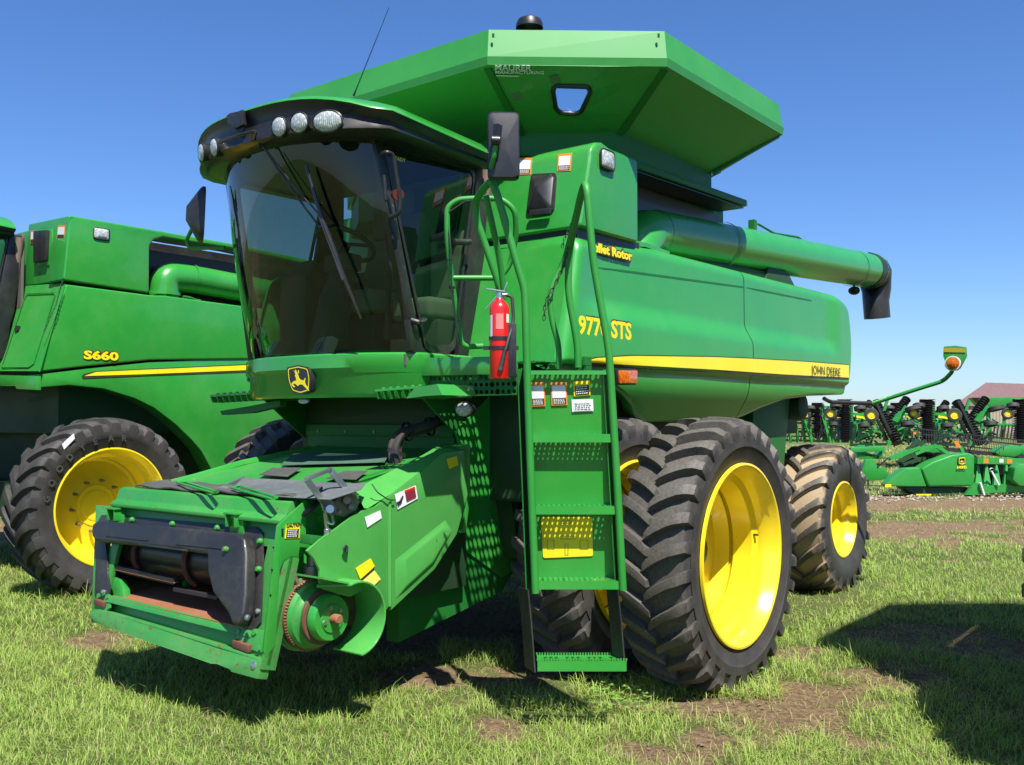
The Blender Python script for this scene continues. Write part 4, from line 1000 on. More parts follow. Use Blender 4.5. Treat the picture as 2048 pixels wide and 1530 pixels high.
e = decal('danger_decal', 'white', quadpx([(789, 989), (831, 971), (835, 997), (795, 1019)], x=1.023), NS, sh)
decal('danger_text_field', paint('dark red label', (.2, .02, .03), .4, .1, 0), quadpx([(810, 984), (829, 976), (832, 994), (813, 1003)], x=1.0275), NS, e)
decal('danger_heading', 'red', quadpx([(809, 981), (829, 973), (830, 977), (810, 985)], x=1.0285), NS, e)
m = MB(); m.tube([L(794, 1006, 1.03), L(800, 1003, 1.03), L(806, 992, 1.03)], .005, 5); m.tube([L(796, 1011, 1.03), L(804, 1002, 1.03)], .004, 5); m.build('danger_pictogram', 'black', e)
decal('yellow_decal', 'decal_yellow', quadpx([(893, 918), (913, 912), (916, 930), (898, 938)], x=1.023), NS, sh)
m = MB()
for u, v in ((692, 1098),): m.cyl(L(u, v, 1.02), L(u, v, 1.05), .014, 8); m.bar(L(u-4, v+3, 1.045), L(u+2, v-6, 1.045), .012, .02)
m.cyl(L(867, 1080, 1.02), L(867, 1080, 1.026), .022, 12); pieces(m, 'shield_knob', 'black', sh)
m = MB(); m.tube(fillet([L(744, 968, 1.0), L(755, 985, 1.03), L(778, 1000, 1.04), L(790, 1000, 1.04)], .02), .004, 5); m.build('latch_cord', 'black', sh)
m = MB(); m.bar(L(612, 1078, .96), L(655, 1083, .96), .10, .05); m.build('shield_bracket', 'green_dark', sh, bevel=.006)
# multi-coupler with its lift handle
mc = empty('hydraulic_coupler', (0, 0, 0), main)
m = MB(); m.prism([L(u, v, .98) for u, v in ((672, 1002), (688, 985), (712, 990), (720, 1003), (712, 1020), (690, 1034), (674, 1030), (668, 1015))], (-.07, 0, 0)); m.cyl(L(694, 1000, .98), L(694, 1000, 1.03), .022, 14); m.cyl(L(702, 1014, .98), L(702, 1014, 1.01), .016, 12); m.cyl(L(680, 1024, .98), L(680, 1024, 1.0), .012, 12)
m.build('coupler_block', 'cast', mc, bevel=.006)
m = MB(); hp = [L(648, 1006, .99), L(613, 958, .99), L(613, 954, .97), L(660, 939, .90), L(694, 980, .93)]
for a, b_ in ((0, 1), (3, 4)): m.bar(hp[a], hp[b_], .035, .012, up=V((1, 0, 0)))
m.tube([hp[1], hp[3]], .014, 8); m.prism([L(u, v, .995) for u, v in ((640, 1000), (654, 996), (668, 1003), (672, 1018), (662, 1030), (648, 1022))], (-.01, 0, 0)); m.prism([L(u, v, .93) for u, v in ((690, 982), (706, 978), (720, 990), (712, 992), (700, 985))], (-.01, 0, 0)); m.build('lift_handle', 'steel', mc, bevel=.002)
m = MB(); m.cyl(L(660, 1018, 1.0), L(660, 1018, 1.04), .022, 14); m.tube(fillet([L(650, 1020, 1.01), L(655, 1045, 1.01), L(668, 1048, 1.01), L(664, 1030, 1.01)], .015), .008, 6); m.cyl(L(650, 1025, 1.0), L(655, 1068, 1.0), .011, 8); m.lathe([(0, .02), (.03, .02), (.035, .01)], L(655, 1070, 1.0), (0, 0, 1), 10); m.build('coupler_linkage', 'steel', mc, smooth=50)
# hose bundle in front of the feeder top
m = MB(); rr = random.Random(9)
for k in range(9):
    o = V((rr.uniform(-.035, .035), rr.uniform(-.03, .03), rr.uniform(-.03, .03)))
    P = [L(795, 935, .62)+o, L(790, 895, .62)+o*1.2, L(805, 865, .62)+o, L(850, 856, .66)+o*1.3, L(880, 842, .68)+o, L(900, 825, .6)+o]
    m.tube(fillet(P, .08, 5), .017, 6)
m.build('hose_bundle', paint('dusty wrapped hose', (.035, .03, .027), .9, 0, .5), fh)
m = MB()
for u, v in ((793, 905), (815, 863), (860, 853)): c = L(u, v, .63); m.lathe([(-.012, .062), (.012, .062)], c, (.2, .3, 1) if u < 800 else (.3, 1, .2), 12)
pieces(m, 'hose_strap', 'disc', fh)
# ================================================================== ladder
la = empty('access_ladder', (0, 0, 0), main)
LD = 5.12
def lp(u, v, d=LD): return at(u, v, d=d)
def lrail(px, name='ladder_rail', r=.021): 
    m = MB(); m.tube(fillet([lp(*p) if len(p) == 2 else lp(p[0], p[1], p[2]) for p in px], .09, 6), r, 12); return m.build(name, 'green_rail', la, smooth=60)
lrail([(1071, 1186), (1062, 960), (1054, 735), (1050, 580), (1036, 535), (998, 400), (984, 360), (966, 378, 5.25), (951, 404, 5.4), (953, 440, 5.42), (1000, 575, 5.45), (1008, 650, 5.5)])
lrail([(1246, 1180), (1234, 960), (1218, 700), (1200, 600), (1186, 520), (1172, 362), (1163, 385, 5.3), (1138, 500, 5.5), (1136, 585, 5.5), (1155, 690, 5.5), (1156, 735, 5.5)])
lrail([(1165, 375, 5.22), (1130, 520, 5.52), (1098, 585, 5.5), (1103, 640, 5.5), (1118, 690, 5.5), (1118, 738, 5.5)], r=.017)
lrail([(972, 392, 5.2), (1000, 520, 5.35), (1010, 600, 5.4)], r=.018)
ldirn = FW.cross(V((0, 0, 1))).normalized()*-1
LX = (lp(1215, 735)-lp(1050, 735)).normalized(); LX.z = 0; LX.normalize(); LB = V((FW.x, FW.y, 0)).normalized()   # LB points away from the viewer, into the steps
def lbox(px, d0, d1, name, mat, bevel=.003):
    m = MB(); q = [lp(u, v, LD) for u, v in px]; m.prism([p+LB*d0 for p in q], LB*(d1-d0)); return m.build(name, mat, la, bevel=bevel)
# back plate (risers)
m = MB(); b0, b1 = lp(1046, 740)+LB*.05, lp(1216, 740)+LB*.05; c0_, c1_ = lp(1064, 1165)+LB*.125, lp(1240, 1165)+LB*.125
m.prism([b0, b1, c1_, c0_], LB*.008); m.build('riser_plate', 'green', la)
for px in (((1034, 735), (1046, 733), (1066, 1186), (1052, 1186)), ((1206, 737), (1222, 736), (1246, 1180), (1232, 1180))):
    m = MB(); q = [lp(u, v)+LB*.03 for u, v in px]; m.prism([q[0], q[3], q[3]+LB*.13, q[0]+LB*.15], LX*.006); m.prism([q[1], q[2], q[2]+LB*.13, q[1]+LB*.15], LX*.006); m.prism([q[0]+LB*.15, q[1]+LB*.15, q[2]+LB*.14, q[3]+LB*.14], LB*.006); m.build('ladder_side', 'green_dark' if px[0][0] < 1100 else 'green', la)
def tread(pl, pr, dep, name='tread', front=.045, nx=16, ny=6, mat='green'):
    a, b_ = lp(*pl), lp(*pr); b_.z = a.z
    W = b_-a
    m = MB(); m.perf(a, W, LB*dep, nx, ny, lambda i, j: (.44 if (i % 4 == 1 and j in (1, 3)) else .27)); m.prism([a, b_, b_-V((0, 0, front)), a-V((0, 0, front))], LB*.004)
    for e_ in (a, b_): m.prism([e_, e_+LB*dep, e_+LB*dep-V((0, 0, .03)), e_-V((0, 0, front))], LX*.003)
    return m.build(name, mat, la, smooth=0)
tread((1052, 741), (1216, 739), .048, ny=2, front=.022)
tread((1062, 868), (1222, 864), .08); tread((1068, 1012), (1232, 1010), .10); tread((1070, 1162), (1240, 1160), .13)
# bottom step hung on rubber straps
for (u0, v0, u1, v1) in ((1052, 1180, 1070, 1345), (1232, 1180, 1250, 1335)):
    m = MB(); A_ = [lp(u0+3, v0), lp(u0+10, v0+70), lp(u1-1, v1)]
    m.strip([p+LB*.0 for p in A_], [p+LB*.12-LX*.05 for p in A_]); m.build('step_strap', 'rubber_hose', la, solid=.008)
m = MB(); a, b_ = lp(1075, 1322), lp(1253, 1317); b_.z = a.z; W = b_-a
m.prism([a, b_, b_-V((0, 0, .055)), a-V((0, 0, .055))], LB*.004); m.perf(a, W, LB*.13, 16, 4, lambda i, j: .36, skip=lambda i, j: i % 4 == 0 or j == 3)
for k in range(33):
    for d in (.0, .125):
        p = a+W*(k/32)+LB*d; m.prism([p-LX*.004, p+LX*.004, p+LX*.004+V((0, 0, .014)), p-LX*.004+V((0, 0, .014))], LB*.004)
m.build('bottom_step', 'green', la, smooth=0)
NL = -LB
def lsticker(px, **k): return sticker(px, la, NL, pl=(lp(1100, 740)+LB*.045, (b1-b0).cross(c0_-b0).normalized()), **k)
lsticker([(1060, 765), (1089, 764), (1091, 812), (1063, 813)]); lsticker([(1101, 765), (1133, 764), (1135, 810), (1103, 811)])
lsticker([(1146, 763), (1180, 761), (1181, 790), (1148, 793)], frame='decal_yellow', face='decal_yellow', foot='black', split=.3, name='caution_decal')
lsticker([(1143, 799), (1186, 798), (1187, 822), (1144, 824)], frame='white', face='white', foot='white', split=.3, name='white_decal')
m = MB(); pl_ = (lp(1130, 740)+LB*.047, (b1-b0).cross(c0_-b0).normalized()); q = [at(u, v, pl=pl_) for u, v in ((1082, 1034), (1184, 1034), (1186, 1112), (1086, 1116))]; m.prism(fillet([q[0].lerp(q[3], .5)]+q+[q[3].lerp(q[0], .5)], .012, 3)[:-1], NL*.003); e = m.build('instruction_decal', 'decal_yellow', la)
m = MB()
for (u0, v0, u1, v1) in ((1095, 1080, 1108, 1098), (1120, 1072, 1150, 1078), (1160, 1080, 1176, 1098), (1130, 1088, 1136, 1110), (1122, 1042, 1144, 1046)):
    q = [at(u, v, pl=(pl_[0]-LB*.004, pl_[1])) for u, v in ((u0, v0), (u1, v0), (u1, v1), (u0, v1))]
    m.tube(q, .0012, 4, closed=True)
pieces(m, 'instruction_drawing', 'black', e)
# handrail loop by the door
m = MB(); m.tube(fillet([at(u, v, d=d) for u, v, d in ((965, 692, 5.75), (922, 694, 5.7), (917, 650, 5.7), (903, 560, 5.65), (894, 470, 5.6), (894, 415, 5.6), (915, 399, 5.6), (960, 396, 5.6), (1005, 398, 5.6), (1030, 420, 5.6), (1033, 470, 5.65), (1020, 530, 5.7), (1000, 556, 5.7), (903, 556, 5.65))], .07, 6), .017, 10)
m.build('door_handrail', 'green_rail', main, smooth=60)
m = MB()
for u, v in ((894, 455), (899, 521), (904, 575), (913, 640)):
    c = at(u, v, d=5.62); m.lathe([(-.006, .020), (.006, .020)], c, (0, 0, 1), 10)
m.tube([at(u, v, d=5.59) for u, v in ((955, 399), (930, 402), (896, 425), (896, 460), (903, 520), (902, 560), (912, 640), (920, 690))], .005, 5); m.build('cable_tie', 'black', main)
def chain(P, name, n, par=None):
    m = MB(); P = [V(p) for p in P]
    tot = [0]
    for a, b_ in zip(P[:-1], P[1:]): tot.append(tot[-1]+(b_-a).length)
    def pos(s):
        for i in range(len(P)-1):
            if s <= tot[i+1]+1e-9: return P[i].lerp(P[i+1], (s-tot[i])/(tot[i+1]-tot[i])), (P[i+1]-P[i]).normalized()
        return P[-1], (P[-1]-P[-2]).normalized()
    for k in range(n):
        c, t = pos(tot[-1]*(k+.5)/n); s1 = t.orthogonal().normalized(); s2 = t.cross(s1); w = s1 if k % 2 else s2; h = tot[-1]/n*.68
        m.tube([c+t*(h*math.cos(a))+w*(h*.42*math.sin(a)) for a in [2*math.pi*j/10 for j in range(10)]], h*.16, 5, closed=True)
    return m.build(name, 'link', par or main)
chain([at(u, v, d=5.45) for u, v in ((1152, 425), (1140, 455), (1128, 480), (1124, 495))], 'safety_chain', 10)
chain([at(u, v, d=5.45) for u, v in ((1150, 440), (1138, 490), (1128, 530), (1110, 570), (1098, 590), (1090, 610), (1088, 640))], 'safety_chain', 22)
# mirrors
def mirror(c, n, w, h, depth, parent, r=.05):
    c, n = V(c), V(n).normalized(); X = V((0, 0, 1)).cross(n).normalized(); Y = n.cross(X)
    def ring(s, d): 
        q = [c+X*(w/2*s*a)+Y*(h/2*s*b_)+n*d for a, b_ in ((-1, -1), (1, -1), (1, 1), (-1, 1))]; return fillet([q[0].lerp(q[3], .5)]+q+[q[3].lerp(q[0], .5)], r*s, 4)[:-1]
    R = [ring(1, 0), ring(1, .02), ring(.93, .035), ring(.25, depth), ring(.1, depth)]
    m = MB(); N = len(R[0]); m.add([p for r_ in R for p in r_], [(i*N+k, i*N+(k+1) % N, (i+1)*N+(k+1) % N, (i+1)*N+k) for i in range(len(R)-1) for k in range(N)]+[tuple((len(R)-1)*N+k for k in range(N))])
    o = m.build('mirror', 'black_plastic', parent, smooth=40)
    m = MB(); m.add([p-n*.001 for p in ring(.97, 0)], [tuple(range(N))]); m.build('mirror_glass', paint('mirror glass', (.7, .72, .75), .03, 0, 0, metal=1), o)
    return o
mc_ = at(1007, 292, d=4.95)
mr = mirror(mc_+LB*.02, (-FW.x+.10, -FW.y-.10, .05), .165, .36, .05, main, r=.03)
m = MB(); m.bar(at(996, 250, d=4.88), at(993, 285, d=4.87), .035, .03, up=V((1, 0, 0))); m.lathe([(-.02, .025), (.02, .025)], at(991, 281, d=4.86), (1, 1, 0), 12); m.build('mirror_bracket', 'black', mr)
m = MB(); m.tube(fillet([at(992, 285, d=4.87), at(988, 315, d=4.88), at(982, 335, d=4.92), at(984, 362, d=LD)], .05), .014, 8); m.build('mirror_arm', 'green_rail', main, smooth=60)
# left mirror: seen nearly edge-on
c = at(408, 430, d=6.75); X = V((RT.x, RT.y, 0)); 
m2 = mirror(c, (-RT.x*.88-LB.x*.35, -RT.y*.88-LB.y*.35, .03), .22, .39, .12, main, r=.09)
m = MB(); m.tube(fillet([at(393, 424, d=6.70), at(393, 440, d=6.72), at(373, 480, d=6.9), at(378, 497, d=6.9), at(450, 495, d=6.8)], .05), .014, 8); m.build('mirror_arm', 'green_rail', main, smooth=60)
m = MB(); m.cyl(at(392, 425, d=6.70), at(398, 425, d=6.72), .02, 8); m.build('mirror_knuckle', 'steel', main)
# whip antenna
m = MB(); A0, A1 = at(707, 192, y=-1.25), at(778, 15, y=-1.25); m.tube([A0, A0.lerp(A1, .08), A1], [.008, .004, .002], 6); m.build('antenna', 'black', main)
# ================================================================== fire extinguisher hanging on the rail
fx = empty('fire_extinguisher', at(998, 757, d=5.0), label='red fire extinguisher strapped upright beside the ladder of the nearest combine', cat='fire extinguisher')
inv = fx.location.copy()
def fxb(m, name, mat, par=None, **k):
    m.v = [tuple(V(p)-inv) for p in m.v]; return m.build(name, mat, par or fx, **k)
fb, ft = at(999, 758, d=5.0), at(997, 600, d=5.0); ft = V((fb.x, fb.y, ft.z)); h = ft.z-fb.z; r = .052
m = MB(); m.lathe([(0, .001), (0, r*.9), (.008, r), (h-.05, r), (h-.03, r*.93), (h-.012, r*.7), (h, r*.42), (h+.012, r*.34)], fb, (0, 0, 1), 32); fxb(m, 'cylinder', 'red', smooth=50)
N_ = -LB
m = MB(); m.lathe([(h-.14, r+.001), (h-.075, r+.001)], fb, (0, 0, 1), 16, math.atan2(0, 1)+0, 2*math.pi)
# label patches on the camera side
def band(z0, z1, a0_, a1_, mat, name):
    mm = MB(); rows = []
    for z in (z0, z1): rows.append([fb+V((math.cos(a)*(r+.0015), math.sin(a)*(r+.0015), z)) for a in [a0_+(a1_-a0_)*k/8 for k in range(9)]])
    mm.grid(rows); fxb(mm, name, mat, smooth=60)
af = math.atan2(-LB.y, -LB.x)
band(h-.155, h-.075, af-.35, af+.40, 'pink', 'label'); band(h-.2, h-.08, af-1.25, af-.75, 'white', 'label'); band(h-.12, h-.075, af+.75, af+1.2, 'white', 'label')
top = fb+V((0, 0, h+.01))
m = MB(); m.cyl(top, top+V((0, 0, .03)), .018, 14); m.cyl(top+V((0, 0, .02)), top+V((0, 0, .02))+LX*.04, .009, 8); fxb(m, 'valve', 'steel', smooth=50)
m = MB(); m.bar(top+V((0, 0, .035))+LX*.03, top+V((0, 0, .05))-LX*.07, .018, .008); m.bar(top+V((0, 0, .03))+LX*.02, top+V((0, 0, .085))+LX*.04+LX*.0, .016, .006); m.bar(top+V((0, 0, .03))-LX*.0, top-V((0, 0, .06))-LX*.075, .018, .006); fxb(m, 'handle', 'steel', bevel=.002)
m = MB(); m.tube(fillet([top+V((0, 0, .02))+LX*.03, top+LX*.065+V((0, 0, .01)), top+LX*.075-V((0, 0, .12)), top+LX*.045-V((0, 0, .22))+N_*.04, top+LX*.03-V((0, 0, .28))+N_*.055], .05, 5), .009, 8); m.tube([top+LX*.03-V((0, 0, .27))+N_*.056, top+LX*.005-V((0, 0, .38))+N_*.058], [.010, .015], 10); fxb(m, 'hose', 'rubber_hose', smooth=60)
m = MB()
for z in (h-.21, h-.26): m.lathe([(z, r+.004), (z+.018, r+.004)], fb, (0, 0, 1), 28)
m.bar(fb+V((0, 0, h-.25))-LX*.085, fb+V((0, 0, h-.25))+LX*.10, .02, .02); fxb(m, 'strap', 'black')
m = MB(); q = fb+LX*.06+LB*.02; m.obox(q+V((0, 0, .15)), (LX, LB, V((0, 0, 1))), .028, .045, .14); fxb(m, 'bracket', 'black', bevel=.003)
# rim details on the near outer wheel
nw = [o for o in main.children if o.name.startswith('wheel') and abs(o.location.x-2.08) < .01][0]
def wloc(v): return v-V(nw.location)
m = MB(); m.cyl((-.02, .535*math.cos(-.1), .535*math.sin(-.1)+.07), (.10, .50*math.cos(-.1), .50*math.sin(-.1)+.07), .008, 6); m.build('valve_stem', 'brown', nw)
def rimdecal(a0, a1, x0, x1, r, mat, name, par):
    mm = MB(); rows = [[(x0+(x1-x0)*j, math.cos(a0+(a1-a0)*k/6)*r, math.sin(a0+(a1-a0)*k/6)*r) for k in range(7)] for j in (0, 1)]
    mm.grid(rows); return mm.build(name, mat, par)
rdm = rimdecal(.30, .52, -.02, .045, .494, 'brown', 'rim_decal', nw)
for k in range(5): rimdecal(.32+.04*k, .335+.04*k, -.012, .037, .492, 'yellow', 'rim_decal_text', rdm)
index_kids()
# ================================================================== second combine (behind, to the left)
sec = empty('combine_harvester', (0, 0, 0), label='green combine with horizontal auger and no tank extension, parked behind the nearest one', cat='combine harvester', group='combine harvesters parked in a row')
BX, BY = -6.33, -.75
SX = -4.70
def Q(px, x=SX): return [at(u, v, x=x) for u, v in px]
m = MB(); m.prism(Q([(132, 568), (301, 590), (330, 591), (487, 612)])+[V((SX, 3.6, 3.0)), V((SX, 3.7, 2.35)), V((SX, 1.4, 2.43))]+Q([(497, 709), (300, 720), (170, 733), (80, 744)])[1:], (-.3, 0, 0)); m.build('side_panel', 'green', sec, bevel=.03, seg=3)
low = Q([(79, 748), (170, 737), (300, 724), (497, 714)])+[V((SX, 3.7, 2.30)), V((SX, 3.6, 1.75)), V((SX, 1.9, 1.6)), V((SX, 1.6, 1.05)), V((SX, 1.2, .9)), V((SX, .95, .95))]+Q([(405, 902), (386, 880), (353, 848), (310, 815), (271, 796), (209, 777), (140, 770), (78, 775)])
m = MB(); m.prism([p-V((.02, 0, 0)) for p in low], (-.25, 0, 0)); m.build('lower_side_panel', 'green', sec, bevel=.015, seg=2)
# arched swage under the stripe
m = MB(); m.prism(Q([(140, 430), (474, 488)])+[V((SX, 3.5, 3.70)), V((SX, 3.5, 3.62))]+Q([(470, 497), (360, 480), (327, 474), (308, 480), (300, 492), (299, 586), (127, 560)]), (-.35, 0, 0)); m.build('tank_side_panel', 'green', sec, bevel=.03, seg=3)
m = MB(); m.box(-7.9, -5.12, -.8, 3.5, 2.9, 3.74); m.build('grain_tank', 'black', sec)
m = MB(); m.box(-7.8, -4.95, -.85, 3.55, 1.55, 2.95); m.box(-7.4, -5.2, -.6, 3.5, .8, 1.6); m.build('body_core', 'belly', sec)
m = MB(); m.box(-8, -5.02, -.85, .0, 3.0, 3.78); m.build('tank_top', 'green', sec, bevel=.04)
# front wall
FY = -.90
fq = lambda px: [at(u, v, y=FY) for u, v in px]
m = MB(); m.prism(fq([(57, 448), (138, 431), (126, 562), (60, 571), (47, 570)]), (0, .06, 0)); m.build('tank_front_panel', 'green', sec, bevel=.02, seg=3)
m = MB()
A = fq([(47, 572), (126, 566)]); B = [at(u, v, y=-1.22) for u, v in ((-5, 742), (76, 742))]
m.add([A[0], A[1], B[1], B[0]], [(0, 1, 2, 3)]); C1 = at(131, 568, x=SX-.01); C2 = at(80, 744, x=SX-.01); m.add([A[1], C1, C2, B[1]], [(0, 1, 2, 3)])
m.build('front_wall', 'green', sec)
pl2 = (A[0], (A[1]-A[0]).cross(B[0]-A[0]).normalized())
m = MB(); dq = [at(u, v, pl=pl2)+V((0, -.012, 0)) for u, v in ((57, 588), (110, 586), (112, 592), (70, 728), (60, 735), (8, 735), (6, 730), (50, 600))]; m.tube(dq+[dq[0]], .006, 4); m.build('door_groove', 'green_dark', sec)
m = MB(); dq = [at(u, v, pl=pl2)+V((0, -.02, 0)) for u, v in ((34, 651), (43, 652), (40, 660), (33, 664))]; m.prism(dq, (0, .01, 0)); m.build('door_latch', 'black', sec)
m = MB(); q = fq([(75, 463), (102, 461), (99, 522), (75, 527)]); m.prism([p+V((0, -.05, 0)) for p in q], (0, .06, 0)); m.build('vent_cover', 'black_plastic', sec, bevel=.012)
m = MB(); q = fq([(71, 460), (106, 458), (106, 530), (72, 533)]); m.prism([p+V((0, -.012, 0)) for p in q], (0, .02, 0)); m.build('vent_frame', 'green', sec, bevel=.006)
sticker([(62, 461), (73, 460), (71, 486), (61, 488)], sec, NF, y=FY-.003, lines=False); sticker([(116, 451), (131, 450), (129, 478), (114, 478)], sec, NF, y=FY-.003, lines=False)
oval_lamp('side_lamp', at(203, 468, x=SX+.005), NS, EZ, .085, .060, .02, sec, sq=6)
# stripe, lettering
def sp(px, name, mat, o): 
    mm = MB(); mm.prism([p+V((o, 0, 0)) for p in Q(px)]+[], (.002, 0, 0)); return mm.build(name, mat, sec)
m = MB(); q = Q([(165, 753), (168, 748), (192, 742), (498, 728)])+[V((SX, 3.4, 2.52)), V((SX, 3.4, 2.30))]+Q([(498, 744), (300, 751), (167, 757)]); m.prism([p+V((.002-.02, 0, 0)) for p in q], (.004, 0, 0)); m.build('stripe_border', 'brown', sec)
m = MB(); q = Q([(170, 752), (193, 744), (498, 730)])+[V((SX, 3.4, 2.50)), V((SX, 3.4, 2.33))]+Q([(498, 740), (300, 748)]); m.prism([p+V((.007-.02, 0, 0)) for p in q], (.003, 0, 0)); m.build('side_stripe', 'stripe', sec)
outlined('S660', at(167, 717, x=SX+.004), .118, .385, sec, 'model_lettering', .005)
# auger
m = MB(); e0, e1, e2 = at(322, 590, x=-4.92), at(326, 548, x=-4.92), at(380, 560, x=-4.92)
m.tube(fillet([at(328, 600, x=-4.92), at(328, 553, x=-4.92), at(380, 557, x=-4.92), V((-4.92, 3.6, 3.20))], .28, 8), .165, 28); m.build('unloading_auger', 'green', sec, smooth=50)
m = MB(); c = at(383, 557, x=-4.92); m.lathe([(-.012, .172), (.012, .172)], c, (0, 1, 0), 28); c = at(325, 588, x=-4.92); m.lathe([(-.02, .20), (.02, .20), (.02, .17)], c, (0, 0, 1), 28); m.bar(at(340, 548, x=-4.80), at(350, 552, x=-4.80), .03, .02); m.build('auger_flange', 'green', sec)
m = MB(); m.tube([at(366, 594, x=-4.74), at(380, 596, x=-4.74), at(392, 601, x=-4.74), at(400, 602, x=-4.74)], .02, 8); m.build('auger_latch', 'green_dark', sec)
chain([at(u, v, x=-4.62) for u, v in ((127, 556), (118, 585), (112, 610), (100, 635), (92, 655), (88, 665))], 'safety_chain', 26, sec)
# under-cab beam and perforated guard
m = MB(); m.prism([at(u, v, y=-1.25) for u, v in ((-10, 750), (72, 752), (72, 780), (33, 778), (30, 772), (-10, 772))], (0, .05, 0)); m.build('platform_fascia', 'green', sec, bevel=.004)
for x in (-8.41,): wheel('new', sec, (x, BY, .83), flip=True)
wheel('new', sec, (-4.25, BY, .83))
for s_ in (1, -1): wheel('rear', sec, (BX+s_*1.36, BY+3.83, .70), flip=s_ < 0)
m = MB(); m.box(BX-1.2, BX+1.2, BY-.15, BY+.15, .62, 1.0); m.cyl((BX-2, BY, .83), (BX+2, BY, .83), .1, 12); m.box(BX-1.2, BX+1.2, BY+3.7, BY+3.9, .6, .8); m.build('axle', 'belly', sec)
# raised lettering on the near sidewall
tw = [o for o in sec.children if o.name.startswith('wheel') and abs(o.location.x+4.25) < .01][0]
M['raised'] = paint('raised sidewall rubber', (.05, .05, .05), .5, 0, .1)
def arctext(body, a0, step, r, size):
    for i, ch in enumerate(body):
        if ch == ' ': continue
        a = a0-step*i; R_ = V((0, math.cos(a), math.sin(a))); T = V((0, math.sin(a), -math.cos(a)))
        text('sidewall_letter', ch, 'raised', tw, V((.268, 0, 0))+R_*r, T, R_, size, .004, .002)
arctext('GOODYEAR', math.radians(172), math.radians(12.5), .655, .085)
m = MB(); q = [V((.262, math.cos(a)*r_, math.sin(a)*r_)) for a, r_ in ((2.30, .78), (2.12, .80), (2.10, .845), (2.28, .83))]; m.prism(q, (.012, 0, 0)); m.build('paper_tag', 'white', tw)
for o in [o for o in bpy.data.objects if o.parent == sec]: o.location -= V((BX, BY, 0))
sec.location = (BX, BY, 0)
index_kids()
cc = copy_tree(cab, sec); cc.location = (0, .50, .25); ca = copy_tree(ap, sec); ca.location = (0, .50, .2); cf = copy_tree(fh, sec); cs = copy_tree(sh, sec); cl = copy_tree(la, sec); cl.location = (-.35, .1, 0)
for o in (cl,): 
    for ch in list(KIDS.get(cl.name, [])): pass
# ================================================================== third combine, just outside the right edge: its tyre and shadow are seen
index_kids()
third = copy_tree(main); third.location = (6.32, .28, 0)
third['label'] = 'combine mostly outside the right edge, only its dark tyre sidewall in view'
# ================================================================== ground
DV = V((FW.x, FW.y, 0)).normalized(); LV = V((RT.x, RT.y, 0))
def dl(x, y): 
    p = V((x, y, 0))-CAM; return p.dot(DV), p.dot(LV)
def g0(u, v): p = at(u, v, z=0); return (p.x, p.y)
PATCH = [(g0(190, 1285), .55, .30), (g0(800, 1365), .35, .16), (g0(1010, 1460), .32, .2), (g0(1520, 1430), 1.0, .36), (g0(1660, 1390), .95, .4), (g0(1600, 1310), .4, .3), (g0(1800, 1370), 1.0, .5), (g0(1350, 1520), .6, .3), (g0(1430, 1490), .6, .25), (g0(1900, 1280), 1.2, .5), (g0(900, 1250), .8, .8), (g0(1120, 1330), .5, .5), (g0(1700, 1490), .5, .25)]
def nz(x, y, s=1.0, o=0): return mnoise.noise(V((x*s, y*s, o)))
def dirt(x, y):
    D, Lt = dl(x, y); d = 0
    for (px, py), a, b_ in PATCH:
        dx, dy = x-px, y-py; uu = (dx*LV.x+dy*LV.y)/a; vv = (dx*DV.x+dy*DV.y)/(b_*1.7)
        d = max(d, 1.1-(uu*uu+vv*vv)**.5)
    d = min(d, .8)
    d += .55*nz(x, y, 1.3)+.42*nz(x, y, 3.7, 4)+.28*nz(x, y, 9.5, 6)
    if D > 9.5: 
        tr = max(0, 1-abs(D-19.4-.5*nz(x, y, .3))/2.9)*1.7; tr2 = max(0, 1-abs(D-14.6)/3.0)*1.15
        d += max(tr, tr2, .22*min(1, (D-9.5)/1.5))+.35*nz(x, y, .9, 7)
    if -1.3 < x < 1.3 and -1.6 < y < 4.2: d += .45
    if D > 30: d += .1
    return max(0., min(1., (d-.38)/.5))
def gz(x, y):
    D, Lt = dl(x, y)
    z = .018*nz(x, y, .9, 2)+.012*nz(x, y, 3.1, 5)
    if D < 30:
        a = math.exp(-(((Lt+1.9)/1.6)**2+((D-4.6)/1.1)**2)); z += .09*a
        (mx, my) = g0(850, 1345); z += .07*math.exp(-(((x-mx)**2+(y-my)**2)/.20))
    return z*min(1, 40/max(D, 1))
def axis_(c, fine, half):
    out = []; s = fine; p = 0
    while p < 2600:
        out.append(p)
        if p > half: s *= 1.22
        p += s
    return [c-q for q in out[:0:-1]]+[c+q for q in out]
GXs, GYs = axis_(1.5, .10, 12), axis_(1.0, .10, 13)
vs = []; col = []
for y in GYs:
    for x in GXs:
        vs.append((x, y, gz(x, y)+ (.03*nz(x, y, 7, 3)*dirt(x, y) if abs(x) < 15 and abs(y) < 15 else 0))); col.append(dirt(x, y))
nx_, ny_ = len(GXs), len(GYs)
me = bpy.data.meshes.new('ground')
me.from_pydata(vs, [], [(j*nx_+i, j*nx_+i+1, (j+1)*nx_+i+1, (j+1)*nx_+i) for j in range(ny_-1) for i in range(nx_-1)])
at_ = me.attributes.new('dirt', 'FLOAT', 'POINT'); at_.data.foreach_set('value', col)
me.shade_smooth()
gm, nt, b = new_mat('meadow soil and turf')
an = nt.nodes.new('ShaderNodeAttribute'); an.attribute_name = 'dirt'
n1 = noi(nt, 2.2, 8, .7); n2 = noi(nt, 24, 8, .75); n3 = noi(nt, .35, 4, .6)
soil = mixc(nt, n1, (.22, .145, .08), (.42, .30, .18)); soil = mixc(nt, ramp(nt, n2, .38, .62), soil, (.13, .085, .05))
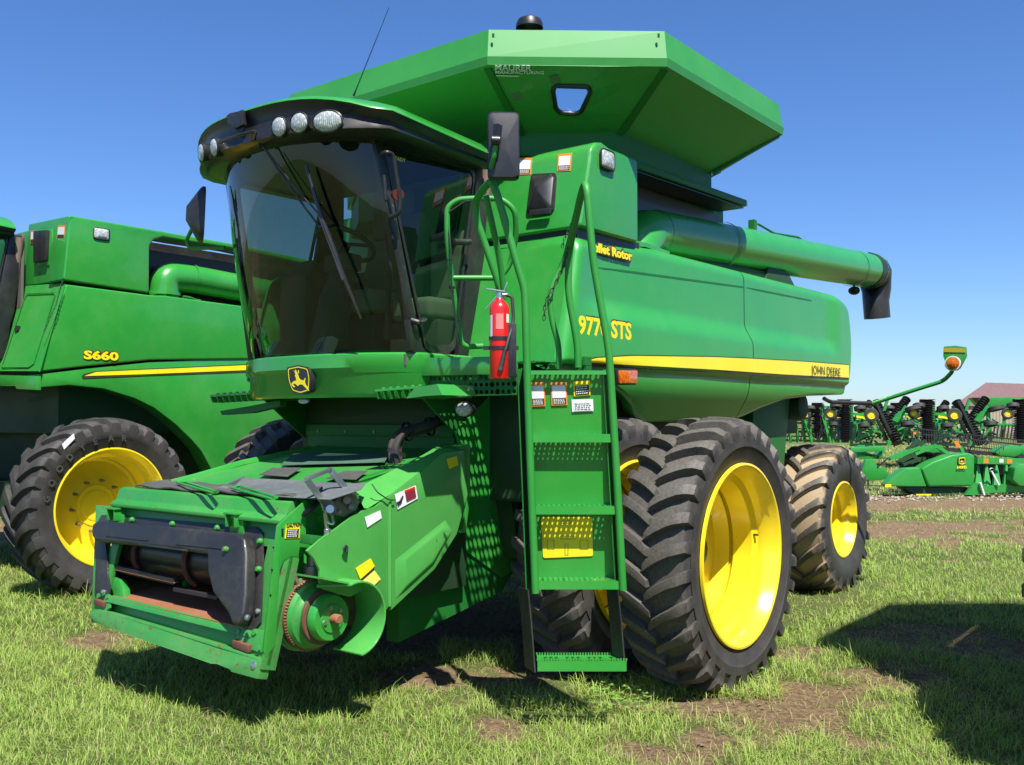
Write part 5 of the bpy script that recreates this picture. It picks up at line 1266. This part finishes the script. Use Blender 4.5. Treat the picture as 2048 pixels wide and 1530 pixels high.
turf = mixc(nt, n1, (.08, .13, .03), (.16, .19, .06)); turf = mixc(nt, ramp(nt, n3, .4, .65), turf, (.19, .19, .075))
turf = mixc(nt, ramp(nt, n2, .45, .7), turf, (.03, .05, .014))
ad = nt.nodes.new('ShaderNodeMath'); ad.operation = 'ADD'; nt.links.new(an.outputs['Fac'], ad.inputs[0])
m5 = nt.nodes.new('ShaderNodeMath'); m5.operation = 'MULTIPLY_ADD'; m5.inputs[1].default_value = .9; m5.inputs[2].default_value = -.45; nt.links.new(n2, m5.inputs[0]); nt.links.new(m5.outputs[0], ad.inputs[1])
nt.links.new(mixc(nt, ramp(nt, ad.outputs[0], .3, .7), turf, soil), b.inputs['Base Color']); b.inputs['Roughness'].default_value = .95; b.inputs['Specular IOR Level'].default_value = .1
bump(nt, b, n2, .9, .05)
me.materials.append(gm); go = bpy.data.objects.new('ground', me); COL.objects.link(go); go['kind'] = 'structure'
# ------------------------------------------------------------------ grass blades
rs = np.random.RandomState(11)
def blades():
    out = []
    for (d0, d1, dens, hs, ws) in ((3.6, 5.2, 5200, 1, 1), (5.2, 7.5, 3600, 1, 1.15), (7.5, 11, 1700, 1.05, 1.6), (11, 16, 750, 1.1, 2.4), (16, 26, 260, 1.3, 4), (26, 60, 45, 1.8, 9)):
        k = .66; A_ = k*(d1*d1-d0*d0); n = int(A_*dens)
        D = np.sqrt(rs.uniform(d0*d0, d1*d1, n)); Lt = rs.uniform(-k, k, n)*D
        x = CAM.x+DV.x*D+LV.x*Lt; y = CAM.y+DV.y*D+LV.y*Lt
        for i in range(n): out.append((x[i], y[i], D[i], hs, ws))
    return out
P_ = blades(); keep = []
for (x, y, D, hs, ws) in P_:
    d = dirt(x, y)
    if rs.rand() < .90*d**1.1 : continue
    und = (-1.9 < x < 1.9 and -1.0 < y < 4.5)
    if und and rs.rand() < .55: continue
    lush = .5+.5*nz(x, y, .55, 9); 
    cl = nz(x, y, 5.5, 3); h = (.04+.075*rs.rand()**1.3)*(.7+.6*lush+1.1*max(0, cl))*hs*(1-.45*d)*(.7 if und else 1)
    if D < 8 and rs.rand() < .02: h *= 1.7
    # flattened near wheels
    keep.append((x, y, gz(x, y), h, .0032*ws*(.7+.6*rs.rand()), lush, d, D))
# weeds with seed heads beside the far tyre
for k in range(420):
    u, v = rs.uniform(60, 330), rs.uniform(1160, 1200); p = at(u, v, z=0); keep.append((p.x, p.y, gz(p.x, p.y), rs.uniform(.10, .26), .006, .3, .2, 9))
for k in range(900):
    u, v = rs.uniform(880, 1030), rs.uniform(1290, 1345); p = at(u, v, z=0); keep.append((p.x, p.y, gz(p.x, p.y), rs.uniform(.06, .16), .004, .2, .3, 6))
for k in range(1500):
    u, v = rs.uniform(1150, 1560), rs.uniform(1368, 1400); p = at(u, v, z=0); keep.append((p.x, p.y, gz(p.x, p.y), rs.uniform(.06, .15), .005, .9, .1, 6))
A_ = np.array(keep); n = len(A_)
az = rs.uniform(0, 2*np.pi, n); ln = rs.uniform(.3, 1.5, n); w = A_[:, 4]; h = A_[:, 3]
dx, dy = np.cos(az), np.sin(az); px_n, py_n = -dy, dx
co = np.zeros((n, 5, 3)); X, Y, Z = A_[:, 0], A_[:, 1], A_[:, 2]-.01
for k, (t, ww) in enumerate(((0, 1), (0, -1), (.55, .8), (.55, -.8), (1, 0))):
    bend = ln*h*(t**1.5)*.9; zz = h*t*(1-.42*ln*t)
    co[:, k, 0] = X+dx*bend+px_n*w*.5*ww; co[:, k, 1] = Y+dy*bend+py_n*w*.5*ww; co[:, k, 2] = Z+zz
me = bpy.data.meshes.new('grass'); me.vertices.add(n*5); me.vertices.foreach_set('co', co.reshape(-1))
base_i = np.arange(n)*5
quad = np.stack([base_i, base_i+1, base_i+3, base_i+2], 1); tri = np.stack([base_i+2, base_i+3, base_i+4], 1)
loops = np.concatenate([quad, tri], 1).reshape(-1); me.loops.add(len(loops)); me.loops.foreach_set('vertex_index', loops.astype(np.int32))
starts = np.stack([np.arange(n)*7, np.arange(n)*7+4], 1).reshape(-1); me.polygons.add(2*n); me.polygons.foreach_set('loop_start', starts.astype(np.int32))
me.update(calc_edges=True); me.validate()
c = np.zeros((n, 5, 4)); lush = A_[:, 5][:, None]; dd = A_[:, 6][:, None]; r1 = np.clip(rs.rand(n, 1)*.6+.4*lush+rs.normal(0, .12, (n, 1)), 0, 1.2); r2 = rs.rand(n, 1)
g_a = np.array([.22, .41, .05]); g_b = np.array([.54, .68, .15]); g_d = np.array([.64, .55, .27]); g_o = np.array([.14, .22, .05])
cc_ = g_a*(1-r1)+g_b*r1; dry = ((r2 < .07+.30*dd+.10*(1-lush))).astype(float)
far = np.clip((A_[:, 7][:, None]-11)/8, 0, 1); dry = np.maximum(dry, (r2 < .45*far).astype(float))
cc_ = cc_*(1-dry)+(g_d*.8+g_o*.2)*dry
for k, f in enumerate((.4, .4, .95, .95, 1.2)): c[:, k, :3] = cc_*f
c[:, :, 3] = 1
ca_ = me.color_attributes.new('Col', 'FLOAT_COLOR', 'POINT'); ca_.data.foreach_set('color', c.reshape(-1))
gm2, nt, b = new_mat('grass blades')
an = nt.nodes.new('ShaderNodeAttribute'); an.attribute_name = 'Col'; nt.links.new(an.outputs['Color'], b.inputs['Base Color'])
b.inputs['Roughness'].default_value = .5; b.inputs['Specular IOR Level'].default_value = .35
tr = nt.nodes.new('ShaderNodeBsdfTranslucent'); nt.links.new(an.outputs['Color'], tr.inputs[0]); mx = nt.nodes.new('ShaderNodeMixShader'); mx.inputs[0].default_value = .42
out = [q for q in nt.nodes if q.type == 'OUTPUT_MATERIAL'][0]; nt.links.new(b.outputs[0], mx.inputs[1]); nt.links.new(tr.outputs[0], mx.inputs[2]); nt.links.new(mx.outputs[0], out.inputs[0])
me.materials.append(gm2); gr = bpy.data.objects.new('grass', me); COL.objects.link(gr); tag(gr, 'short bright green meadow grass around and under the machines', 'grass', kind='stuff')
# clover-like leaves by the near wheel
m = MB()
for k in range(320):
    u, v = rs.uniform(1180, 1620), rs.uniform(1362, 1440)
    p = at(u, v, z=0); z = rs.uniform(.02, .09); a0_ = rs.uniform(0, 6.28); s_ = rs.uniform(.008, .016)
    if dirt(p.x, p.y) > .5: continue
    for j in range(3):
        a = a0_+j*2.09; q = V((p.x+math.cos(a)*s_, p.y+math.sin(a)*s_, gz(p.x, p.y)+z)); t = V((math.cos(a), math.sin(a), .2))*s_; n_ = V((-math.sin(a), math.cos(a), 0))*s_*.8
        m.add([q-t, q+n_, q+t, q-n_], [(0, 1, 2, 3)])
cl_ = m.build('clover', paint('clover leaf', (.14, .28, .05), .5, 0, .1), smooth=0); tag(cl_, 'small clover leaves growing at the foot of the near front wheel', 'clover', kind='stuff')
# clods and pale stones
m = MB(); rr = random.Random(4)
def stone(m, c, s_):
    vs = []; 
    for a, b_, q in ((1, 0, 0), (-1, 0, 0), (0, 1, 0), (0, -1, 0), (0, 0, .7), (0, 0, -.6), (.6, .6, .3), (-.6, .5, .3), (.5, -.6, .3), (-.6, -.6, .35)):
        vs.append(V(c)+V((a, b_, q))*s_*rr.uniform(.7, 1.2))
    bmx = bmesh.new(); [bmx.verts.new(p) for p in vs]; bmesh.ops.convex_hull(bmx, input=bmx.verts[:]); bmx.verts.index_update()
    m.add([v.co[:] for v in bmx.verts], [tuple(v.index for v in f.verts) for f in bmx.faces]); bmx.free()
k = 0
while k < 900:
    u, v = rr.uniform(100, 2040), rr.uniform(1180, 1528); p = at(u, v, z=0)
    if dirt(p.x, p.y) > .55: stone(m, (p.x, p.y, gz(p.x, p.y)+.002), rr.uniform(.003, .012)); k += 1
    elif rr.random() < .02: k += 1
o = m.build('soil_clods', paint('soil clod', (.17, .12, .075), .95, 0, .2), smooth=0); tag(o, 'crumbly brown clods lying on the bare soil patches', 'soil', kind='stuff')
m = MB()
for k in range(700):
    if rr.random() < .6: D, Lt = 20.5+rr.gauss(0, .45), rr.uniform(6, 12.5)
    else: D, Lt = 23.6+rr.gauss(0, .4), rr.uniform(7, 13)
    p = CAM+DV*D+LV*Lt; stone(m, (p.x, p.y, .01), rr.uniform(.012, .045))
o = m.build('gravel', paint('pale limestone gravel', (.32, .28, .22), .9, 0, .2), smooth=0); tag(o, 'pale stones along the dirt track in front of the header', 'gravel', kind='stuff')
# ================================================================== background machinery
def bars(m, lst, w, d=None, up=V((0, 0, 1))):
    for a in lst:
        (u0, v0, u1, v1), dd = a[:4], (a[4] if len(a) > 4 else d); m.bar(at(u0, v0, d=dd), at(u1, v1, d=dd+(a[5] if len(a) > 5 else 0)), w, w, up)
M['bg_green'] = paint('green implement paint', (.02, .26, .035), .4, .2, .1)
# flex-draper header
hd = empty('grain_header', at(1860, 990, d=21), label='green grain header with black reel lying on the grass beyond the dirt track', cat='grain header')
hl = hd.location.copy()
def bb(m, name, mat, par, base_, **k):
    m.v = [tuple(V(p)-base_) for p in m.v]; return m.build(name, mat, par, **k)
def pp(px, d): return [at(u, v, d=d) for u, v in px]
m = MB(); m.prism(pp([(1843, 938), (1866, 924), (1904, 910), (1938, 906), (1947, 909), (1950, 916), (1949, 972), (1858, 974)], 21), DV*.5); bb(m, 'end_shield', 'bg_green', hd, hl, bevel=.05, seg=3)
m = MB(); m.prism(pp([(1773, 969), (1790, 952), (1812, 937), (1840, 935), (1853, 973), (1775, 973)], 21), DV*.35); bb(m, 'crop_divider', 'bg_green', hd, hl, bevel=.04, seg=3)
m = MB(); m.prism(pp([(1808, 975), (1946, 976), (1940, 992), (1830, 990)], 21.1), DV*.5); m.bar(at(1730, 971, d=21), at(1775, 972, d=21), .02, .02); bb(m, 'lower_skid', 'belly', hd, hl)
m = MB(); m.bar(at(1770, 971.5, d=20.98), at(1782, 971.5, d=20.98), .03, .06); m.bar(at(1832, 989.5, d=20.9), at(1862, 989.5, d=20.9), .03, .03); m.v = [tuple(V(p)-hl) for p in m.v]; pieces(m, 'divider_tip', 'stripe', hd)
m = MB(); m.prism(pp([(1917, 915), (1931, 914), (1931, 928), (1924, 930), (1917, 928)], 20.97), DV*.02); e = bb(m, 'emblem_plaque', 'black', hd, hl)
m = MB()
q_ = [at(u, v, d=20.955) for u, v in ((1918.5, 916.5), (1929.5, 915.5), (1929.5, 927), (1924, 928.5), (1918.5, 927))]; m.tube(q_+[q_[0]], .012, 4)
for P in ([(-13, 6), (-9, 2), (-5, -3), (-4, -12), (1, -4), (11, 1), (14, -3), (14, 9), (21, 22), (8, 9), (-1, 12), (-14, 9)],): m.prism([at(1923.5+a*.22, 922+b_*.22, d=20.955) for a, b_ in P], DV*.004)
m.v = [tuple(V(p)-hl) for p in m.v]; m.build('emblem_stag', 'decal_yellow', e)
text('header_lettering', '640FD', 'decal_yellow', hd, at(1914, 937, d=20.96)-hl, LV, EZ, .085, .002, .003, fit=.21)
m = MB(); m.bar(at(1950, 921, d=21.0), at(2160, 925, d=22.2), .14, .14); 
for u in (1955, 1972, 1992, 2012, 2034, 2056, 2080): m.prism([at(u, 930, d=21.1), at(u+3, 930, d=21.1), at(u+13, 985, d=20.9), at(u-6, 985, d=20.9), at(u-3, 955, d=21)], DV*.08)
m.prism(pp([(1930, 990), (1950, 965), (1975, 972), (2005, 968), (2030, 972), (2150, 970), (2150, 984), (2000, 984), (1950, 990)], 20.9), DV*.1); bb(m, 'rear_frame', 'bg_green', hd, hl)
m = MB(); m.bar(at(1950, 936, d=21.3), at(2160, 938, d=22.4), .16, .3); m.prism(pp([(1952, 928), (2160, 930), (2160, 975), (1952, 978)], 21.6), DV*.05); bb(m, 'draper_back', 'black', hd, hl)
m = MB(); 
for (u, v) in ((1972, 921.5), (2019, 922.5)): m.prism(pp([(u-5, v-4), (u+5, v-4), (u+5, v+4), (u-5, v+4)], 20.9), DV*.02)
m.prism(pp([(1907, 882), (1915, 882), (1922, 893), (1920, 896), (1914, 894)], 21), DV*.03); m.prism(pp([(1827, 864), (1832, 864), (1832, 869), (1827, 869)], 21), DV*.03); bb(m, 'reflector', 'orange', hd, hl)
m = MB(); m.lathe([(0, .05), (.03, .04)], at(1983, 940, d=20.8), (-DV), 10); m.bar(at(1983, 942, d=20.85), at(1998, 970, d=20.85), .03, .03); m.bar(at(1960, 965, d=20.85), at(1968, 990, d=20.85), .05, .03); m.prism(pp([(1999, 918), (2007, 918), (2007, 925), (1999, 925)], 20.9), DV*.02); bb(m, 'white_fitting', 'white', hd, hl)
# pale supports and reel arms
m = MB(); bars(m, [(1780, 918, 1825, 900), (1830, 908, 1868, 892), (1868, 890, 1905, 912), (1838, 900, 1850, 893), (1920, 893, 1926, 907), (1790, 916, 1840, 895), (1850, 893, 1882, 893)], .07, 21.5)
m.prism(pp([(1778, 920), (1782, 913), (1815, 899), (1822, 905)], 21.5), DV*.1); m.prism(pp([(1845, 905), (1862, 890), (1890, 896), (1875, 905)], 21.7), DV*.3); bb(m, 'reel_arm', 'bg_green', hd, hl)
m = MB(); N = 6
ra, rb = at(1838, 893, d=22.0), at(2120, 921, d=24.5)
for k in range(N):
    a = 2*math.pi*k/N+.3; of = EZ*math.sin(a)*.42+DV*math.cos(a)*.42; m.bar(ra+of, rb+of, .03, .03)
    for j in range(60):
        p = ra.lerp(rb, (j+.5)/60)+of; m.bar(p, p-V((0, 0, .17))-DV*.03, .008, .008)
for t in (0, .33, .66, 1):
    c = ra.lerp(rb, t)
    for k in range(N):
        a = 2*math.pi*k/N+.3; m.bar(c, c+EZ*math.sin(a)*.42+DV*math.cos(a)*.42, .02, .02)
m.bar(ra, rb, .09, .09); bb(m, 'reel', 'disc', hd, hl)
m = MB(); bars(m, [(1795, 925, 1835, 905), (1805, 930, 1850, 915), (1800, 935, 1870, 925), (1815, 895, 1845, 935), (1835, 880, 1815, 905), (1850, 880, 1830, 900)], .09, 21.8); m.prism(pp([(1798, 930), (1815, 905), (1850, 895), (1900, 905), (1870, 925), (1830, 935)], 22), DV*.1); bb(m, 'knife_drive', 'belly', hd, hl)
# other divider further left and a second header
h2 = empty('crop_divider_shield', at(1750, 972, d=22.5), label='loose green sheet divider standing left of the grain header', cat='header part'); h2l = h2.location.copy()
m = MB(); m.prism(pp([(1729, 925), (1732, 918), (1748, 918), (1757, 935), (1772, 935), (1780, 957), (1765, 960), (1726, 963), (1722, 948)], 22.5), DV*.12); bb(m, 'shield_sheet', 'bg_green', h2, h2l, bevel=.02)
m = MB(); bars(m, [(1736, 960, 1736, 975), (1755, 934, 1775, 917)], .03, 22.5); bb(m, 'stand_leg', 'black', h2, h2l)
h3 = empty('corn_platform', at(1750, 918, d=27), label='low green implement end with black tyre behind the loose divider', cat='implement'); h3l = h3.location.copy()
m = MB(); m.prism(pp([(1714, 917), (1716, 905), (1725, 893), (1730, 890), (1734, 905), (1755, 910), (1756, 915), (1770, 893), (1772, 898), (1764, 914), (1758, 918)], 27), DV*.5); m.bar(at(1700, 900, d=27), at(1765, 897, d=27), .15, .15); bb(m, 'end_frame', 'bg_green', h3, h3l, bevel=.02)
# second reel header at the right edge
h4 = empty('grain_header', at(2030, 975, d=23), label='second green header end cut off by the right edge beside the reel', cat='grain header'); h4l = h4.location.copy()
m = MB(); m.prism(pp([(1992, 905), (2005, 895), (2025, 890), (2042, 893), (2044, 908), (2030, 914), (2000, 912)], 23), DV*.4); m.prism(pp([(2040, 896), (2060, 890), (2100, 895), (2100, 912), (2044, 910)], 23), DV*.4)
m.prism(pp([(2026, 960), (2030, 935), (2040, 928), (2100, 928), (2100, 975), (2040, 972)], 20.7), DV*.3); m.v = [tuple(V(p)-h4l) for p in m.v]; pieces(m, 'end_shield', 'bg_green', h4, bevel=.03)
# folded disc harrows
DH = 33.
def disc_gang(m, a, b_, r, n, dish=.04):
    a, b_ = V(a), V(b_); t = (b_-a).normalized()
    m.cyl(a, b_, .03, 6)
    for k in range(n):
        c = a.lerp(b_, k/(n-1)); m.lathe([(0, .01), (dish*.5, r*.6), (dish, r), (dish+.006, r), (dish*.5+.006, r*.55)], c, t, 18)
def harrow(du):
    hr = empty('disc_harrow', at(1740, 888, d=DH), label='folded green disc harrow with a rusty topped upright disc gang behind the header', cat='disc harrow', group='folded disc harrows in a row behind the header'); o = hr.location.copy()
    m = MB(); disc_gang(m, at(1690, 882, d=DH), at(1690, 803, d=DH), .27, 24, .07); m.cyl(at(1690, 885, d=DH), at(1690, 803, d=DH), .13, 10); bb(m, 'disc_gang', 'disc', hr, o, smooth=50)
    m = MB(); m.lathe([(0, .01), (.03, .16), (.06, .26), (.066, .26)], at(1690, 801, d=DH), -EZ+DV*.5, 20); bb(m, 'top_disc', 'disc_rust', hr, o)
    m = MB(); disc_gang(m, at(1796, 888, d=DH-.5), at(1752, 806, d=DH+.6), .17, 18); bb(m, 'disc_gang', 'disc', hr, o, smooth=50)
    m = MB(); disc_gang(m, at(1778, 845, d=DH+1), at(1812, 800, d=DH+1.5), .16, 12); bb(m, 'disc_gang', 'disc', hr, o, smooth=50)
    m = MB(); bars(m, [(1750, 802, 1792, 890)], .09, DH-.3); bars(m, [(1740, 812, 1775, 880)], .08, DH); bb(m, 'gang_beam', 'black', hr, o)
    m = MB()
    bars(m, [(1703, 805, 1703, 888), (1712, 830, 1760, 845), (1717, 840, 1706, 880), (1725, 836, 1716, 882), (1740, 868, 1712, 878), (1712, 878, 1765, 855), (1762, 838, 1775, 800), (1790, 838, 1808, 822), (1665, 835, 1700, 824), (1700, 827, 1735, 830), (1775, 850, 1810, 842), (1780, 890, 1760, 850), (1700, 890, 1790, 888), (1812, 812, 1790, 845)], .09, DH+.3)
    bars(m, [(1700, 845, 1770, 843), (1795, 860, 1830, 846), (1800, 880, 1825, 850), (1735, 858, 1790, 872)], .06, DH+.8)
    m.prism(pp([(1656, 842), (1668, 826), (1680, 822), (1676, 834)], DH), DV*.1); m.prism(pp([(1785, 840), (1800, 822), (1814, 822), (1795, 845)], DH), DV*.1)
    bb(m, 'frame', 'bg_green', hr, o)
    m = MB(); bars(m, [(1712, 833, 1748, 839)], .07, DH+.2); bb(m, 'yellow_strip', 'stripe', hr, o)
    for (u, v, r_, n_) in ((1743, 830, .24, (-.3, -1, .0)), (1662, 827, .20, (-.4, -1, 0)), (1720, 817, .20, (0, .3, 1)), (1826, 817, .27, (-.2, .2, 1)), (1672, 812, .2, (.1, .3, 1)), (1700+115, 848, .22, (0, .2, 1)), (1728, 851, .2, (0, .2, 1))):
        c = at(u, v, d=DH-.2); n_ = V(n_); n_ = (LV*n_.x+DV*n_.y+EZ*n_.z).normalized()
        e = empty('transport_wheel', c-o, hr)
        m = MB(); m.lathe([(-.07, r_*.55), (-.08, r_*.8), (-.06, r_), (.06, r_), (.08, r_*.8), (.07, r_*.55)], (0, 0, 0), n_, 22); m.build('tyre', 'tyre', e)
        m = MB(); m.lathe([(.03, .001), (.04, r_*.3), (.02, r_*.5), (.06, r_*.56)], (0, 0, 0), n_, 18); m.build('rim', 'yellow', e)
    rr2 = random.Random(21)
    m = MB()
    for k in range(90):
        u, v = rr2.uniform(1706, 1830), rr2.uniform(848, 890); m.bar(at(u, v, d=DH+1+rr2.random()*2), at(u+rr2.uniform(-9, 9), v+rr2.uniform(-8, 8), d=DH+1), .05, .05)
    bb(m, 'cylinders_and_hoses', 'belly', hr, o)
    m = MB()
    for k in range(46):
        u, v = rr2.uniform(1700, 1835), rr2.uniform(826, 888); m.bar(at(u, v, d=DH+1.2), at(u+rr2.uniform(-16, 16), v+rr2.uniform(-9, 9), d=DH+1), .05, .05)
    m.v = [tuple(V(p)-o) for p in m.v]; m.build('hitch_linkage', 'bg_green', hr)
    return hr
H1 = harrow(0); index_kids()
H2 = copy_tree(H1); H2.location += LV*2.84; H2['label'] = 'middle folded disc harrow, its dark disc gang standing upright right above the crop divider'
H3 = copy_tree(H1); H3.location += LV*5.85-DV*.4; H3['label'] = 'rightmost folded disc harrow, standing in front of the barn wall'
H5 = copy_tree(H1); H5.location += LV*1.3+DV*7; H5['label'] = 'disc harrow of the rear row, seen between the first and middle front ones'
H6 = copy_tree(H1); H6.location += LV*4.6+DV*7; H6['label'] = 'disc harrow of the rear row, seen left of the barn wall'
H4 = copy_tree(H1); H4.location += LV*8.7-DV*.4; H4['label'] = 'folded disc harrow mostly beyond the right edge, under the long green box'
# field cultivator with rows of tines
fc = empty('field_cultivator', at(1610, 880, d=40), label='green field cultivator with rows of black tines behind the dirty rear wheel', cat='field cultivator'); fl = fc.location.copy()
m = MB(); m2_ = MB(); rr2 = random.Random(2)
for k in range(9):
    u = 1560+k*14; bars(m, [(u, 812, u+8, 885)], .09, 40)
for v in (812, 822, 845, 862, 880): bars(m, [(1555, v, 1690, v+3)], .10, 40.3)
bars(m, [(1600, 812, 1625, 885), (1640, 815, 1660, 885), (1570, 812, 1560, 880)], .12, 39.8)
for k in range(60):
    u, v = 1558+rr2.random()*125, rr2.choice((808, 818, 835, 850, 865)); q = at(u, v, d=39.7)
    m2_.tube([q, q+V((0, 0, -.12))+LV*.03, q+V((0, 0, -.25))-LV*.02, q+V((0, 0, -.36))+LV*.05], .02, 5)
bars(m2_, [(1556, 840, 1690, 842), (1556, 856, 1690, 860), (1556, 872, 1690, 874)], .05, 40.6)
bb(m, 'frame', 'bg_green', fc, fl); bb(m2_, 'tines', 'disc', fc, fl)
# long green grain box behind the harrows
gx = empty('grain_drill', at(2000, 880, d=44), label='long green box drill in front of the red roofed barn', cat='grain drill'); gl = gx.location.copy()
m = MB(); m.prism(pp([(1959, 795), (2140, 793), (2140, 815), (1976, 813)], 44), DV*1.2); bb(m, 'seed_box', 'bg_green', gx, gl, bevel=.03)
m = MB(); bars(m, [(1975, 813, 1980, 880), (2010, 813, 2005, 880), (2050, 813, 2050, 880), (2100, 813, 2100, 880), (1962, 850, 2140, 850)], .14, 44.4); bb(m, 'frame', 'bg_green', gx, gl)
m = MB()
for k in range(24): bars(m, [(1962+k*7, 850, 1958+k*7, 878)], .06, 44.2)
m.prism(pp([(1953, 795), (1959, 795), (1980, 814), (1972, 816)], 44), DV*.5); bb(m, 'openers', 'disc', gx, gl)
# barn
bn = empty('barn', at(2040, 852, d=110), label='tan barn with a dull red metal roof beyond the implements', cat='barn'); bl = bn.location.copy()
c1, c2 = at(1914, 810, d=110), at(2260, 800, d=130)
Wd = (c2-c1); Wd.z = 0; rB = at(1972, 765, d=121); dp = (rB-c1)*2; dp.z = 0
zb_ = 0; ez_ = c1.z
def P3(a, b_, z): p = c1+Wd*a+dp*b_; return V((p.x, p.y, z))
m = MB(); m.add([P3(0, 0, zb_), P3(1, 0, zb_), P3(1, 0, ez_), P3(0, 0, ez_), P3(0, 1, zb_), P3(1, 1, zb_), P3(1, 1, ez_), P3(0, 1, ez_)], [(0, 1, 2, 3), (0, 3, 7, 4), (1, 5, 6, 2), (4, 7, 6, 5)]); m.add([P3(0, 0, ez_), P3(0, .5, rB.z-.15), P3(0, 1, ez_)], [(0, 1, 2)]); m.add([P3(1, 0, ez_), P3(1, .5, rB.z-.15), P3(1, 1, ez_)], [(0, 1, 2)]); 
for k in range(60): q = P3(k/60, -.002, 0); m.bar(q-dp*.001, V((q.x, q.y, ez_-.1))-dp*.001, .12, .05)
bb(m, 'wall', 'barn_wall', bn, bl)
zr = rB.z
m = MB(); m.add([P3(-.01, -.03, ez_-.1), P3(1.01, -.03, ez_-.1), P3(1.01, .5, zr), P3(0, .5, zr), P3(-.01, 1.03, ez_-.1), P3(1.01, 1.03, ez_-.1)], [(0, 1, 2, 3), (4, 3, 2, 5)]); bb(m, 'roof', 'barn_roof', bn, bl)
# white pickup glimpsed between implements
# far crop strip and low tree line
m = MB(); rr2 = random.Random(8); rows = []
N = 700
for k in range(N+1):
    a = -1.15+2.3*k/N; R_ = 210; d_ = DV*math.cos(a)+LV*math.sin(a); p = CAM+d_*R_; h_ = 2.1+.5*nz(k*.13, 0, 1)+.25*rr2.uniform(-1, 1)
    rows.append([V((p.x, p.y, -.1)), V((p.x, p.y, h_)), V((p.x, p.y, h_*1.0))+d_*30, V((p.x, p.y, -.1))+d_*30])
m.grid(rows); cfm, nt, b = new_mat('ripening crop'); nt.links.new(mixc(nt, noi(nt, .5, 6, .8), (.14, .15, .05), (.30, .25, .12)), b.inputs['Base Color']); b.inputs['Roughness'].default_value = .9
o = m.build('crop_field', cfm, smooth=0); tag(o, 'far strip of ripening crop along the horizon', 'crop field', kind='stuff')
# ================================================================== light, sky, camera
EL = rad(58); SD = V((.84*math.cos(EL), -.5426*math.cos(EL), math.sin(EL))).normalized()
W_ = bpy.data.worlds.new('World'); S.world = W_; W_.use_nodes = True; nt = W_.node_tree
bg = nt.nodes['Background']; sk = nt.nodes.new('ShaderNodeTexSky'); sk.sky_type = 'NISHITA'; sk.sun_disc = False
sk.sun_elevation = EL; sk.sun_rotation = math.atan2(SD.x, SD.y); sk.altitude = 200; sk.air_density = 1.0; sk.dust_density = .35; sk.ozone_density = 3.2
hs = nt.nodes.new('ShaderNodeHueSaturation'); hs.inputs['Saturation'].default_value = 1.12; nt.links.new(sk.outputs[0], hs.inputs['Color'])
nt.links.new(mixc(nt, 1.0, hs.outputs[0], (.69, .83, 1.09), 'MULTIPLY'), bg.inputs[0]); bg.inputs[1].default_value = .085
sl_ = bpy.data.lights.new('sun', 'SUN'); sl_.energy = 4.9; sl_.angle = rad(.53); sl_.color = (1, .955, .89)
so = bpy.data.objects.new('sun', sl_); COL.objects.link(so); so.rotation_euler = SD.to_track_quat('Z', 'Y').to_euler(); so.location = SD*40
cd = bpy.data.cameras.new('camera'); co_ = bpy.data.objects.new('camera', cd); COL.objects.link(co_); S.camera = co_
cd.sensor_width = 36; cd.sensor_fit = 'HORIZONTAL'; cd.lens = 36*F/2048; cd.clip_start = .05; cd.clip_end = 6000
co_.matrix_world = Matrix((( RT.x, UP.x, -FW.x, CAM.x), (RT.y, UP.y, -FW.y, CAM.y), (RT.z, UP.z, -FW.z, CAM.z), (0, 0, 0, 1)))
S.view_settings.view_transform = 'Standard'; S.view_settings.look = 'None'; S.view_settings.exposure = .85; S.view_settings.gamma = 1
S.render.engine = 'CYCLES'; S.cycles.max_bounces = 8; S.cycles.diffuse_bounces = 2; S.cycles.transparent_max_bounces = 16; S.cycles.glossy_bounces = 4
S.cycles.use_denoising = True
